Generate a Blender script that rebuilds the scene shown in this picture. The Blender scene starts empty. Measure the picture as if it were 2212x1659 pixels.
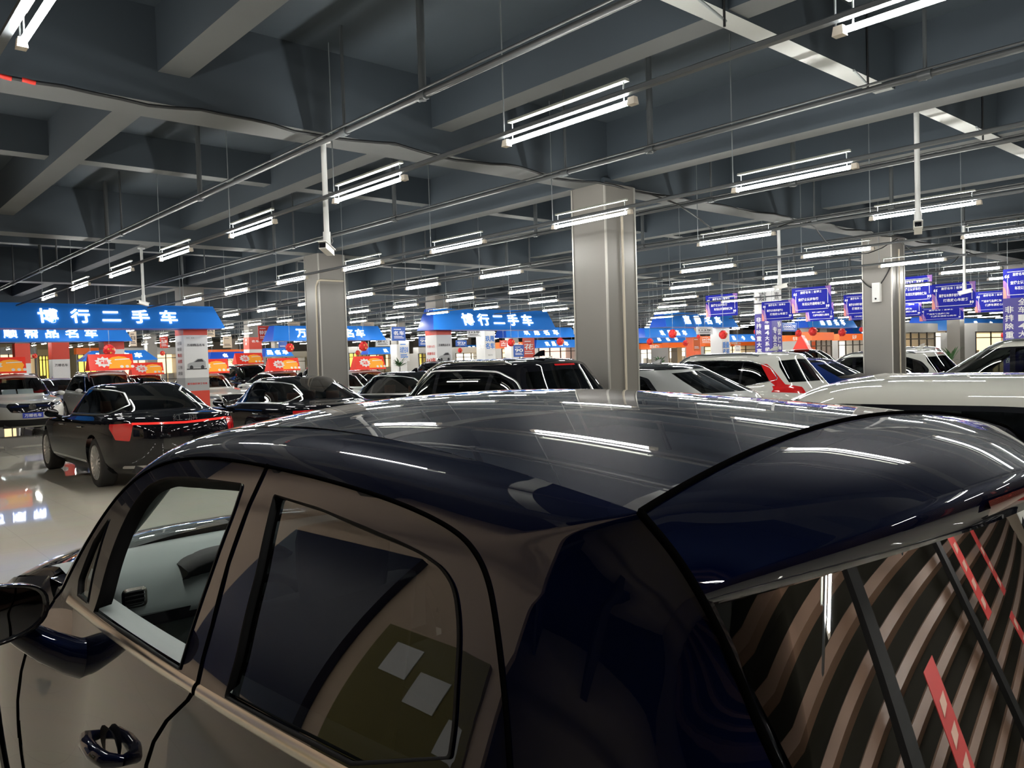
import bpy, bmesh, math, random
import numpy as np
from mathutils import Vector, Matrix
from mathutils.geometry import delaunay_2d_cdt

# ---------------------------------------------------------------- camera
SC = bpy.context.scene
COL = SC.collection
PXW, PXH, FPX = 2212.0, 1659.0, 1732.5
CAM_H = 1.68


def cam_axes(yaw, pitch, roll):
    cy, sy = math.cos(yaw), math.sin(yaw)
    cp, sp = math.cos(pitch), math.sin(pitch)
    fw = np.array([sy * cp, cy * cp, sp])
    r = np.array([cy, -sy, 0.0])
    u = np.cross(r, fw)
    cr, sr = math.cos(roll), math.sin(roll)
    return cr * r + sr * u, -sr * r + cr * u, fw


CR, CU, CF = cam_axes(math.radians(41.478), math.radians(-1.8003), math.radians(-1.7495))
CAMP = np.array([0.0, 0.0, CAM_H])
cam_data = bpy.data.cameras.new('camera')
cam = bpy.data.objects.new('camera', cam_data)
COL.objects.link(cam)
cam_data.sensor_fit = 'HORIZONTAL'
cam_data.sensor_width = 36.0
cam_data.lens = 36.0 * FPX / PXW
cam_data.clip_start = 0.02
cam_data.clip_end = 300
cam.matrix_world = Matrix(((CR[0], CU[0], -CF[0], 0), (CR[1], CU[1], -CF[1], 0),
                           (CR[2], CU[2], -CF[2], CAM_H), (0, 0, 0, 1)))
SC.camera = cam

# ---------------------------------------------------------------- world, exposure
world = bpy.data.worlds.new('world')
SC.world = world
world.use_nodes = True
world.node_tree.nodes['Background'].inputs[0].default_value = (0.55, 0.7, 1.0, 1)
world.node_tree.nodes['Background'].inputs[1].default_value = 0.03
SC.view_settings.view_transform = 'Standard'
SC.view_settings.look = 'None'
SC.view_settings.gamma = 1.0
SC.view_settings.use_curve_mapping = False
SC.view_settings.exposure = 0.75
LAMP_POWER = 92.0
SC.cycles.use_denoising = True
SC.cycles.max_bounces = 8
SC.cycles.transparent_max_bounces = 12
SC.cycles.diffuse_bounces = 3
SC.cycles.glossy_bounces = 4
SC.cycles.sample_clamp_indirect = 6.0
SC.cycles.caustics_reflective = False
SC.cycles.caustics_refractive = False


# ---------------------------------------------------------------- pixel rays (for measuring real places off the photo)
def ray(x, y):
    return CF + CR * (x - PXW / 2) / FPX - CU * (y - PXH / 2) / FPX


def at_x(x, y, X):
    d = ray(x, y); return CAMP + d * (X / d[0])


def at_y(x, y, Y):
    d = ray(x, y); return CAMP + d * (Y / d[1])


def at_z(x, y, z):
    d = ray(x, y); return CAMP + d * ((z - CAM_H) / d[2])


def at_d(x, y, D):
    return CAMP + ray(x, y) * D


def proj(p):
    d = np.array(p, float) - CAMP
    z = d @ CF
    return PXW / 2 + FPX * (d @ CR) / z, PXH / 2 - FPX * (d @ CU) / z, z


def in_view(p, m=40):
    x, y, z = proj(p)
    return z > 0.2 and -m < x < PXW + m and -m < y < PXH + m


# ---------------------------------------------------------------- materials
def mat(name, col, rough=0.5, metal=0.0, coat=0.0, emit=0.0, emit_col=None, spec=0.5, noise=None, coat_rough=0.03):
    m = bpy.data.materials.new(name)
    m.use_nodes = True
    nt = m.node_tree
    b = nt.nodes['Principled BSDF']
    b.inputs['Base Color'].default_value = (*col, 1)
    b.inputs['Roughness'].default_value = rough
    b.inputs['Metallic'].default_value = metal
    b.inputs['Coat Weight'].default_value = coat
    b.inputs['Coat Roughness'].default_value = coat_rough
    b.inputs['Specular IOR Level'].default_value = spec
    if emit:
        b.inputs['Emission Color'].default_value = (*(emit_col or col), 1)
        b.inputs['Emission Strength'].default_value = emit
    if noise:
        sc, amt = noise
        tc = nt.nodes.new('ShaderNodeTexCoord')
        n = nt.nodes.new('ShaderNodeTexNoise'); n.inputs['Scale'].default_value = sc
        n.inputs['Detail'].default_value = 4
        nt.links.new(tc.outputs['Object'], n.inputs['Vector'])
        mx = nt.nodes.new('ShaderNodeMix'); mx.data_type = 'RGBA'
        mx.inputs['A'].default_value = (*[c * (1 - amt) for c in col], 1)
        mx.inputs['B'].default_value = (*[min(1, c * (1 + amt)) for c in col], 1)
        nt.links.new(n.outputs['Fac'], mx.inputs['Factor'])
        nt.links.new(mx.outputs['Result'], b.inputs['Base Color'])
    return m


def glass_mat(name, tint, rough=0.01, ior=1.5):
    """Thin car glass: tinted see-through pane with a mirror-like coat."""
    m = bpy.data.materials.new(name)
    m.use_nodes = True
    nt = m.node_tree
    nt.nodes.remove(nt.nodes['Principled BSDF'])
    out = nt.nodes['Material Output']
    t = nt.nodes.new('ShaderNodeBsdfTransparent'); t.inputs[0].default_value = (*tint, 1)
    g = nt.nodes.new('ShaderNodeBsdfGlossy'); g.inputs['Roughness'].default_value = rough
    g.inputs[0].default_value = (1, 1, 1, 1)
    fr = nt.nodes.new('ShaderNodeFresnel'); fr.inputs['IOR'].default_value = ior
    mx = nt.nodes.new('ShaderNodeMixShader')
    nt.links.new(fr.outputs[0], mx.inputs[0])
    nt.links.new(t.outputs[0], mx.inputs[1])
    nt.links.new(g.outputs[0], mx.inputs[2])
    nt.links.new(mx.outputs[0], out.inputs[0])
    return m


def tile_mat(name, c1, c2, grout, scale, rough, coords='Object', bump=0.0, mortar=0.004, ratio=1.0):
    m = mat(name, c1, rough)
    nt = m.node_tree
    b = nt.nodes['Principled BSDF']
    tc = nt.nodes.new('ShaderNodeTexCoord')
    br = nt.nodes.new('ShaderNodeTexBrick')
    br.offset = 0.0
    br.inputs['Color1'].default_value = (*c1, 1)
    br.inputs['Color2'].default_value = (*c2, 1)
    br.inputs['Mortar'].default_value = (*grout, 1)
    br.inputs['Scale'].default_value = 1.0
    br.inputs['Brick Width'].default_value = scale
    br.inputs['Row Height'].default_value = scale * ratio
    br.inputs['Mortar Size'].default_value = mortar
    nt.links.new(tc.outputs[coords], br.inputs['Vector'])
    n = nt.nodes.new('ShaderNodeTexNoise'); n.inputs['Scale'].default_value = 3.0
    n.inputs['Detail'].default_value = 5
    nt.links.new(tc.outputs[coords], n.inputs['Vector'])
    mx = nt.nodes.new('ShaderNodeMix'); mx.data_type = 'RGBA'; mx.blend_type = 'MULTIPLY'
    mx.inputs['Factor'].default_value = 0.12
    nt.links.new(br.outputs['Color'], mx.inputs['A'])
    nt.links.new(n.outputs['Color'], mx.inputs['B'])
    nt.links.new(mx.outputs['Result'], b.inputs['Base Color'])
    return m


M = {}
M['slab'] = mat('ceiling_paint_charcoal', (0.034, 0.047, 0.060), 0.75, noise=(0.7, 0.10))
M['soffit'] = mat('beam_soffit_grey', (0.115, 0.124, 0.126), 0.7, noise=(1.5, 0.10))
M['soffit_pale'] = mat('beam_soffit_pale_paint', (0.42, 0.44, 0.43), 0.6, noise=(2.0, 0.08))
M['floor'] = tile_mat('polished_floor_tile', (0.73, 0.69, 0.585), (0.715, 0.675, 0.575), (0.65, 0.615, 0.525), 0.8, 0.03)
M['floor'].node_tree.nodes['Principled BSDF'].inputs['Specular IOR Level'].default_value = 0.85
M['column'] = mat('column_beige_panel', (0.185, 0.176, 0.162), 0.38, noise=(0.8, 0.05))
M['column_trim'] = mat('column_corner_aluminium', (0.42, 0.41, 0.38), 0.35, 0.4)
M['pipe_cream'] = mat('cream_conduit', (0.50, 0.45, 0.36), 0.4)
M['pipe_dark'] = mat('dark_painted_pipe', (0.075, 0.085, 0.092), 0.42, 0.2)
M['pipe_grey'] = mat('grey_painted_pipe', (0.060, 0.066, 0.070), 0.42, 0.15)
M['cable'] = mat('black_cable', (0.012, 0.013, 0.015), 0.5)
M['cable_red'] = mat('red_tape', (0.55, 0.03, 0.02), 0.5)
M['wire'] = mat('steel_wire', (0.26, 0.29, 0.30), 0.4, 0.4)
M['lamp_on'] = mat('lit_tube', (1, 1, 1), 0.4, emit=LAMP_POWER, emit_col=(1.0, 0.98, 0.92))
M['lamp_ghost'] = mat('lamp_ghost_white', (0.30, 0.315, 0.275), 0.5)  # pale tone of the ghost image above each tube, set as colour
M['lamp_cap'] = mat('lamp_end_cap', (0.75, 0.68, 0.58), 0.4)
M['white_plastic'] = mat('white_plastic', (0.75, 0.75, 0.73), 0.4)
M['white_paint'] = mat('white_painted_steel', (0.62, 0.64, 0.64), 0.4)
M['chrome'] = mat('chrome', (0.80, 0.80, 0.80), 0.10, 1.0)
M['satin'] = mat('satin_chrome', (0.62, 0.58, 0.52), 0.24, 1.0)
M['rubber'] = mat('black_rubber', (0.008, 0.008, 0.009), 0.6, spec=0.25)
M['tyre'] = mat('tyre_rubber', (0.016, 0.016, 0.017), 0.65)
M['black_gloss'] = mat('gloss_black_trim', (0.006, 0.006, 0.008), 0.08, coat=1)
M['dark_int'] = mat('dark_interior', (0.018, 0.018, 0.02), 0.7)
M['grey_int'] = mat('grey_interior_plastic', (0.30, 0.34, 0.34), 0.55)
M['pale_int'] = mat('pale_interior_trim', (0.38, 0.40, 0.36), 0.6)
M['seat_tan'] = mat('tan_seat_leather', (0.20, 0.07, 0.04), 0.5)
M['seat_dark'] = mat('dark_seat_leather', (0.03, 0.03, 0.032), 0.5)
M['rim'] = mat('alloy_rim', (0.68, 0.68, 0.68), 0.28, 0.85)
M['glass_clear'] = glass_mat('clear_car_glass', (0.80, 0.86, 0.83))
M['glass_mid'] = glass_mat('light_tinted_glass', (0.42, 0.47, 0.45), ior=1.55)
M['glass_dark'] = glass_mat('privacy_glass', (0.055, 0.06, 0.065), ior=1.55)
M['lamp_red'] = mat('red_lamp_lens', (0.36, 0.008, 0.009), 0.12, coat=1, emit=0.05, emit_col=(1, 0.03, 0.03))
M['lamp_bar'] = mat('red_light_bar', (0.6, 0.015, 0.012), 0.15, coat=1, emit=0.45, emit_col=(1, 0.04, 0.03))
M['chrome_soft'] = mat('soft_chrome', (0.85, 0.85, 0.84), 0.28, 1.0)
M['lamp_clear'] = mat('headlamp_lens', (0.45, 0.47, 0.5), 0.06, 0.7, coat=1)
M['lamp_smoked'] = mat('smoked_red_lens', (0.10, 0.012, 0.01), 0.08, coat=1)
M['seal'] = mat('window_seal_black', (0.004, 0.004, 0.0045), 0.7, spec=0.12)
M['seam'] = mat('shadow_gap_black', (0.002, 0.002, 0.002), 0.9, spec=0.0)
M['mirror'] = mat('mirror_glass', (0.22, 0.22, 0.23), 0.02, 1.0)


def paint(name, col, metal=0.0, rough=0.35, coat=1.0, spec=0.0):
    return mat('car_paint_' + name, col, rough, metal, coat, coat_rough=0.012, spec=spec)


M['paint_navy'] = paint('navy', (0.0007, 0.0020, 0.013), 0.25, 0.36)
M['paint_black'] = paint('black', (0.004, 0.004, 0.006), 0.0, 0.3)
M['paint_white'] = paint('white', (0.46, 0.465, 0.435), 0.0, 0.4)
M['paint_pearl'] = paint('pearl_white', (0.47, 0.47, 0.43), 0.0, 0.4)
M['paint_silver'] = paint('silver', (0.33, 0.34, 0.34), 0.35, 0.35)
M['paint_blue'] = paint('dark_blue', (0.006, 0.02, 0.11), 0.3, 0.35)
M['paint_red'] = paint('red', (0.40, 0.010, 0.010), 0.1, 0.35)
M['paint_lilac'] = paint('pale_lilac', (0.42, 0.42, 0.58), 0.2, 0.35)


# ---------------------------------------------------------------- object helpers
def link(name, me, parent=None):
    o = bpy.data.objects.new(name, me)
    COL.objects.link(o)
    if parent is not None:
        o.parent = parent
    return o


def tag(o, label=None, cat=None, group=None, kind=None):
    if label: o['label'] = label
    if cat: o['category'] = cat
    if group: o['group'] = group
    if kind: o['kind'] = kind
    return o


def empty(name, loc=(0, 0, 0), label=None, cat=None, group=None, rz=0.0):
    o = bpy.data.objects.new(name, None)
    COL.objects.link(o)
    o.location = loc
    o.rotation_euler = (0, 0, rz)
    return tag(o, label, cat, group)


def mesh_np(name, verts, faces, mats=(), smooth=False, normals=None, fmat=None):
    me = bpy.data.meshes.new(name)
    me.from_pydata([tuple(map(float, v)) for v in verts], [], [tuple(map(int, f)) for f in faces])
    for m in mats:
        me.materials.append(m)
    if smooth:
        me.polygons.foreach_set('use_smooth', [True] * len(me.polygons))
    if fmat is not None:
        me.polygons.foreach_set('material_index', [int(i) for i in fmat])
    me.update()
    if normals is not None:
        me.normals_split_custom_set_from_vertices([tuple(map(float, n)) for n in normals])
    return me


class MB:
    """Collects boxes, tubes and prisms into one mesh."""

    def __init__(s):
        s.v, s.f, s.mi, s.sm = [], [], [], []

    def add(s, vs, fs, mi=0, smooth=False):
        b = len(s.v)
        s.v += [tuple(map(float, p)) for p in vs]
        for f in fs:
            s.f.append(tuple(b + i for i in f)); s.mi.append(mi); s.sm.append(smooth)
        return s

    def box(s, lo, hi, mi=0, taper=0.0):
        (x0, y0, z0), (x1, y1, z1) = lo, hi
        t = taper
        vs = [(x0, y0, z0), (x1, y0, z0), (x1, y1, z0), (x0, y1, z0),
              (x0 + t, y0 + t, z1), (x1 - t, y0 + t, z1), (x1 - t, y1 - t, z1), (x0 + t, y1 - t, z1)]
        return s.add(vs, [(3, 2, 1, 0), (4, 5, 6, 7), (0, 1, 5, 4), (1, 2, 6, 5), (2, 3, 7, 6), (3, 0, 4, 7)], mi)

    def tube(s, pts, r, n=8, mi=0, caps=True, smooth=True):
        pts = [Vector(p) for p in pts]
        rings = []
        up = None
        for i, p in enumerate(pts):
            d = (pts[min(i + 1, len(pts) - 1)] - pts[max(i - 1, 0)])
            if d.length < 1e-9: d = Vector((0, 0, 1))
            d.normalize()
            if up is None:
                up = Vector((0, 0, 1)) if abs(d.z) < 0.9 else Vector((1, 0, 0))
            a = d.cross(up)
            if a.length < 1e-4: a = d.orthogonal()
            a.normalize()
            b = a.cross(d).normalized()
            up = b
            rr = r[i] if isinstance(r, (list, tuple)) else r
            rings.append([p + a * (rr * math.cos(2 * math.pi * k / n)) + b * (rr * math.sin(2 * math.pi * k / n)) for k in range(n)])
        vs = [q for g in rings for q in g]
        fs = []
        for i in range(len(rings) - 1):
            for k in range(n):
                fs.append((i * n + k, i * n + (k + 1) % n, (i + 1) * n + (k + 1) % n, (i + 1) * n + k))
        s.add(vs, fs, mi, smooth)
        if caps:
            s.add(rings[0], [tuple(range(n))[::-1]], mi)
            s.add(rings[-1], [tuple(range(n))], mi)
        return s

    def prism(s, poly, ext, mi=0):
        """poly: list of 3D points; ext: 3D extrusion vector."""
        n = len(poly)
        e = Vector(ext)
        a = [Vector(p) for p in poly]
        b = [p + e for p in a]
        fs = [tuple(range(n))[::-1], tuple(range(n, 2 * n))]
        fs += [(i, (i + 1) % n, n + (i + 1) % n, n + i) for i in range(n)]
        return s.add(a + b, fs, mi)

    def mesh(s, name, mats):
        me = bpy.data.meshes.new(name)
        me.from_pydata(s.v, [], s.f)
        for m in (mats if isinstance(mats, (list, tuple)) else [mats]):
            me.materials.append(m)
        me.polygons.foreach_set('material_index', s.mi)
        me.polygons.foreach_set('use_smooth', s.sm)
        bm = bmesh.new(); bm.from_mesh(me)
        bmesh.ops.recalc_face_normals(bm, faces=bm.faces)
        bm.to_mesh(me); bm.free()
        me.update()
        return me

    def build(s, name, mats, parent=None):
        return link(name, s.mesh(name, mats), parent)


def structure(o):
    o['kind'] = 'structure'
    return o


# ---------------------------------------------------------------- lettering
_txt = {}


def text_mesh(body, m, bold=0.02, extrude=0.01, spacing=1.0):
    """Lettering as a mesh, unit em high, centred on the origin in its local XY plane."""
    key = (body, m.name, bold, extrude, spacing)
    if key in _txt: return _txt[key]
    c = bpy.data.curves.new('lettering', 'FONT')
    c.body = body
    c.size = 1.0
    c.offset = bold
    c.extrude = extrude
    c.space_character = spacing
    c.resolution_u = 2
    c.align_x = 'CENTER'; c.align_y = 'CENTER'
    o = bpy.data.objects.new('lettering_tmp', c)
    COL.objects.link(o)
    dg = bpy.context.evaluated_depsgraph_get()
    me = bpy.data.meshes.new_from_object(o.evaluated_get(dg))
    bpy.data.objects.remove(o)
    bpy.data.curves.remove(c)
    xs = [v.co for v in me.vertices]
    if xs:
        x0, x1 = min(v.x for v in xs), max(v.x for v in xs)
        y0, y1 = min(v.y for v in xs), max(v.y for v in xs)
    else:
        x0 = y0 = 0; x1 = y1 = 1
    for v in me.vertices:
        v.co.x -= (x0 + x1) / 2; v.co.y -= (y0 + y1) / 2
    me.materials.clear(); me.materials.append(m)
    me.name = 'lettering'
    _txt[key] = (me, x1 - x0, y1 - y0)
    return _txt[key]


def put_text(body, m, parent, loc, right, up, width=None, height=None, bold=0.02, extrude=0.01, name='lettering', spacing=1.0):
    """Places lettering on a plane given by its right and up vectors (parent-local space)."""
    me, w, h = text_mesh(body, m, bold, extrude, spacing)
    s_x = (width / w) if width else None
    s_y = (height / h) if height else None
    if s_x is None: s_x = s_y
    if s_y is None: s_y = s_x
    r = Vector(right).normalized(); u = Vector(up).normalized(); n = r.cross(u)
    o = link(name, me, parent)
    s = (s_x + s_y) / 2
    o.matrix_local = Matrix(((r.x * s_x, u.x * s_y, n.x * s, loc[0]), (r.y * s_x, u.y * s_y, n.y * s, loc[1]),
                             (r.z * s_x, u.z * s_y, n.z * s, loc[2]), (0, 0, 0, 1)))
    return o


ORD = ['first', 'second', 'third', 'fourth', 'fifth', 'sixth', 'seventh', 'eighth', 'ninth', 'tenth', 'eleventh', 'twelfth',
       'thirteenth', 'fourteenth', 'fifteenth', 'sixteenth', 'seventeenth', 'eighteenth', 'nineteenth', 'twentieth',
       'twenty-first', 'twenty-second', 'twenty-third', 'twenty-fourth', 'twenty-fifth', 'twenty-sixth', 'twenty-seventh']


# ---------------------------------------------------------------- surface patches with cut-outs
def in_poly(P, poly):
    poly = np.asarray(poly); x, y = P[:, 0], P[:, 1]
    inside = np.zeros(len(P), bool)
    j = len(poly) - 1
    for i in range(len(poly)):
        xi, yi = poly[i]; xj, yj = poly[j]
        c = ((yi > y) != (yj > y)) & (x < (xj - xi) * (y - yi) / (yj - yi + 1e-15) + xi)
        inside ^= c
        j = i
    return inside


def seg_dist(P, a, b):
    d = b - a; L = d @ d + 1e-15
    t = np.clip(((P - a) @ d) / L, 0, 1)
    return np.hypot(*(P - a - t[:, None] * d).T)


def densify(poly, step, closed=True):
    poly = np.asarray(poly, float); out = []
    n = len(poly)
    for i in range(n if closed else n - 1):
        a, b = poly[i], poly[(i + 1) % n]
        k = max(1, int(math.ceil(np.hypot(*(b - a)) / step)))
        for q in range(k): out.append(a + (b - a) * q / k)
    if not closed: out.append(poly[-1])
    return np.array(out)


def smooth_poly(poly, closed=True, it=2):
    """Chaikin rounding."""
    p = np.asarray(poly, float)
    for _ in range(it):
        if closed:
            q = np.roll(p, -1, 0)
            p = np.stack([.75 * p + .25 * q, .25 * p + .75 * q], 1).reshape(-1, 2)
        else:
            a, b = p[:-1], p[1:]
            m = np.stack([.75 * a + .25 * b, .25 * a + .75 * b], 1).reshape(-1, p.shape[1])
            p = np.concatenate([p[:1], m[1:-1], p[-1:]])
    return p


def round_poly(poly, r, n=5):
    """Rounds each corner of a polygon by distance r (scalar or list)."""
    poly = [np.array(p, float) for p in poly]; out = []
    k = len(poly)
    for i in range(k):
        a, b, c = poly[i - 1], poly[i], poly[(i + 1) % k]
        rr = r[i] if isinstance(r, (list, tuple)) else r
        u, v = a - b, c - b
        lu, lv = np.hypot(*u), np.hypot(*v)
        rr = min(rr, lu * .48, lv * .48)
        if rr < 1e-6: out.append(b); continue
        p, q = b + u / lu * rr, b + v / lv * rr
        for t in np.linspace(0, 1, n): out.append((1 - t) ** 2 * p + 2 * t * (1 - t) * b + t * t * q)
    return np.array(out)


def patch(grid_pts, regions, fn, eps=1e-5, near=0.5, cell=(1, 1), outline=None):
    """Cuts a smooth surface fn(P)->xyz into named regions. grid_pts: (N,2); regions: [(name, polygon)].
    Later regions win. Returns {name: (verts, normals, tris)}; 'base' is everything else."""
    sc = np.array([1.0 / cell[0], 1.0 / cell[1]])
    G = np.asarray(grid_pts, float)
    keep = np.ones(len(G), bool)
    polys = [np.asarray(p, float) for _, p in regions]
    if outline is not None:
        polys_all = polys + [np.asarray(outline, float)]
        keep &= in_poly(G, outline)
    else:
        polys_all = polys
    for p in polys_all:
        for i in range(len(p)):
            a, b = p[i], p[(i + 1) % len(p)]
            keep &= seg_dist(G * sc, a * sc, b * sc) > near
    pts = [G[keep]]; edges = []; base = int(keep.sum())
    for p in polys_all:
        n = len(p)
        pts.append(p); edges += [(base + i, base + (i + 1) % n) for i in range(n)]
        base += n
    V = np.concatenate(pts)
    res = delaunay_2d_cdt([Vector(v) for v in V], edges, [], 0, eps)
    V2 = np.array([tuple(v) for v in res[0]]); T = np.array([tuple(f) for f in res[2]])
    cen = V2[T].mean(1)
    lab = np.full(len(T), -1)
    for i, p in enumerate(polys): lab[in_poly(cen, p)] = i
    if outline is not None: lab[~in_poly(cen, outline)] = -9
    X = fn(V2)
    h = np.array([1e-3, 1e-3]) * np.array(cell)
    du = fn(V2 + [h[0], 0]) - fn(V2 - [h[0], 0]); dv = fn(V2 + [0, h[1]]) - fn(V2 - [0, h[1]])
    N = np.cross(du, dv); N /= np.linalg.norm(N, axis=1, keepdims=True) + 1e-12
    out = {}
    names = ['base'] + [n for n, _ in regions]
    for i, nm in enumerate(names):
        t = T[lab == i - 1]
        if not len(t): continue
        used, inv = np.unique(t, return_inverse=True)
        tri = inv.reshape(t.shape)
        if nm in out:
            v0, n0, t0 = out[nm]
            out[nm] = (np.concatenate([v0, X[used]]), np.concatenate([n0, N[used]]), np.concatenate([t0, tri + len(v0)]))
        else:
            out[nm] = (X[used], N[used], tri)
    return out


def orient(part, outward):
    """Makes triangles and normals of a patch face along outward(verts)->vectors."""
    v, n, t = part
    o = outward(v)
    sgn = np.sign((n * o).sum(1)); sgn[sgn == 0] = 1
    n = n * sgn[:, None]
    fn = np.cross(v[t[:, 1]] - v[t[:, 0]], v[t[:, 2]] - v[t[:, 0]])
    fl = (fn * n[t].mean(1)).sum(1) < 0
    t = t.copy(); t[fl] = t[fl][:, ::-1]
    return v, n, t


def mirror_x(part, xc):
    v, n, t = part
    v = v.copy(); n = n.copy()
    v[:, 0] = 2 * xc - v[:, 0]; n[:, 0] *= -1
    return v, n, t[:, ::-1]


def merge(parts):
    vs, ns, ts, b = [], [], [], 0
    for v, n, t in parts:
        vs.append(v); ns.append(n); ts.append(t + b); b += len(v)
    return np.concatenate(vs), np.concatenate(ns), np.concatenate(ts)


def part_mesh(name, part, m):
    v, n, t = part
    return mesh_np(name, v, t, [m], True, n)


def grid_surface(name, P, m, closed_u=False, flip=False):
    """P: (nu,nv,3) grid to a smooth mesh."""
    nu, nv = P.shape[:2]
    fs = []
    for i in range(nu - 1 if not closed_u else nu):
        for j in range(nv - 1):
            a, b = i * nv + j, ((i + 1) % nu) * nv + j
            f = (a, b, b + 1, a + 1)
            fs.append(f[::-1] if flip else f)
    return mesh_np(name, P.reshape(-1, 3), fs, [m], True)
# ================================================================= the hall
X0, X1, Y0, Y1 = -7.0, 78.0, -6.0, 74.0
SLAB = 4.80
CXs = [8.06 + 8.72 * i for i in range(-1, 8)]
CYs = [7.15 + 7.88 * j for j in range(-1, 9)]


LAMP_Z = CAM_H + 1.585


def sbox(name, lo, hi, mats, fmat=None):
    b = MB().box(lo, hi)
    if fmat: b.mi = fmat
    return structure(b.build(name, mats))


sbox('floor', (X0, Y0, -0.2), (X1, Y1, 0.0), M['floor'])
sbox('ceiling', (X0, Y0, SLAB), (X1, Y1, SLAB + 0.2), M['slab'])
M['wall_beige'] = mat('wall_beige_paint', (0.42, 0.35, 0.27), 0.7, noise=(0.6, 0.06))
M['wall_far'] = mat('wall_far_grey_paint', (0.30, 0.30, 0.30), 0.7)
sbox('wall_left', (X0 - 0.2, Y0, -0.2), (X0, Y1, SLAB + .2), M['wall_beige'])
sbox('wall_front', (X0, Y1, -0.2), (X1, Y1 + 0.2, SLAB + .2), M['wall_far'])
sbox('wall_right', (X1, Y0, -0.2), (X1 + 0.2, Y1, SLAB + .2), M['wall_far'])
sbox('wall_back', (X0, Y0 - 0.2, -0.2), (X1, Y0, SLAB + .2), M['wall_beige'])

# beams: box with a paler underside (face 0 is the bottom)
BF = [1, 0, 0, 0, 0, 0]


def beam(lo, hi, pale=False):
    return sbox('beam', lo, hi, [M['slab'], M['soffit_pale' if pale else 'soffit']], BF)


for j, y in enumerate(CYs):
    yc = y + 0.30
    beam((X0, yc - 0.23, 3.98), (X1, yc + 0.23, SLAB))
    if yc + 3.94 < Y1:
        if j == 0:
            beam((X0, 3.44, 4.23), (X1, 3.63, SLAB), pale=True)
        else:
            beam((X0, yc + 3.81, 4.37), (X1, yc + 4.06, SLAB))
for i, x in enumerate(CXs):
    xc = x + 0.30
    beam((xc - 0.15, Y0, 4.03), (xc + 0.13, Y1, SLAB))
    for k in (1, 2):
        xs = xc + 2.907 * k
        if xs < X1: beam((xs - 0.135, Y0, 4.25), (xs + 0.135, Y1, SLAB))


# blue fascia signs: (left, right, top, bottom pixel as measured, plane y, words, label, lettering ends)
FASCIA = [
    dict(a=(-160, 477, 656, 710, 22.6, '博行二手车', 'large blue fascia with lit white characters at the far left, nearest of its kind', 66, 390,)),
    dict(a=(-200, 280, 702, 739, 30.6, '万顺精品名车', 'blue fascia tucked below the largest left fascia', -50, 215,)),
    dict(a=(925, 1190, 669, 713, 22.6, '博行二手车', 'blue fascia with lit characters left of the central column, over the white-and-red pillar', 988, 1148,)),
    dict(a=(582, 826, 704, 736, 30.6, '万顺精品名车', 'blue fascia behind the left column', 634, 786,)),
    dict(a=(1085, 1240, 707, 729, 30.6, '玖晟名车', 'blue fascia below the one left of the central column', 1122, 1206,)),
    dict(a=(1150, 1256, 734, 751, 38.4, '玖晟名车', 'small blue fascia low beside the central column', 1172, 1226,), end=.4),
    dict(a=(1428, 1584, 676, 707, 22.6, '嘉腾名车', 'blue fascia right of the central column behind the hanging boards', 1466, 1556,)),
    dict(a=(1386, 1502, 709, 729, 30.6, '玖晟名车', 'blue fascia below and left of the one right of the central column', 1418, 1482,)),
    dict(a=(1370, 1498, 725, 740, 36.0, '晟名车', 'lower blue fascia beside the central column at right', 1410, 1466,)),
    dict(a=(1736, 1842, 684, 708, 22.6, '嘉腾名车', 'blue fascia left of the right column', 1762, 1822,)),
    dict(a=(1985, 2215, 688, 714, 18.6, '嘉腾名车', 'blue fascia under the boards right of the right column', 2050, 2182,)),
    dict(a=(1566, 1660, 722, 738, 30.6, '易卡名车', 'small blue fascia above the orange stand', 1570, 1650,)),
    dict(a=(172, 338, 757, 779, 38.4, '万顺名车', 'small blue fascia low behind the white sport utility at left', 200, 310,), end=.5),
    dict(a=(448, 536, 760, 775, 46.0, '名车', 'small deep blue fascia far right of the sign-clad pillar', 470, 525,), deep=True),
    dict(a=(568, 630, 752, 770, 46.0, '昌名车', 'small blue fascia far left of the left column', 572, 622,)),
    dict(a=(790, 860, 750, 765, 46.0, '玖晟', 'small blue fascia far right of the left column', 822, 856,)),
    dict(a=(1000, 1050, 745, 756, 54.0, '玖晟名车', 'tiny blue fascia far behind the white pillar', 1008, 1044,)),
    dict(a=(1940, 1990, 702, 724, 30.6, '', 'plain blue fascia end just right of the right column',)),
    dict(a=(1838, 1872, 706, 724, 30.6, '嘉', 'blue fascia end just left of the right column', 1848, 1870,)),
]


def fascia_box(pl, pr, yt, yb, Y, text, label, tl=None, tr=None):
    a, b = at_y(pl, (yt + yb) / 2, Y), at_y(pr, (yt + yb) / 2, Y)
    zt = at_y((pl + pr) / 2, yt, Y)[2]; zb = at_y((pl + pr) / 2, yb, Y)[2]
    t0 = at_y(tl, yb, Y)[0] if tl is not None else None
    t1 = at_y(tr, yb, Y)[0] if tr is not None else None
    return a[0], b[0], Y, zb, zt, t0, t1


FBOX = [fascia_box(*f['a']) for f in FASCIA]


def blocked(x, yc):
    """True where a tube light would run through a fascia sign or a column."""
    for cx in CXs:
        for cy in CYs:
            if abs(x - cx - .3) < .38 and abs(yc - cy - .3) < 1.0: return True
    for x0, x1, Y, zb, zt, _, _ in FBOX:
        if x0 - .1 < x < x1 + .1 and yc + .65 > Y - .4 and yc - .65 < Y + .8 and zb - .1 < LAMP_Z < zt + .25: return True
    return False


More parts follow.
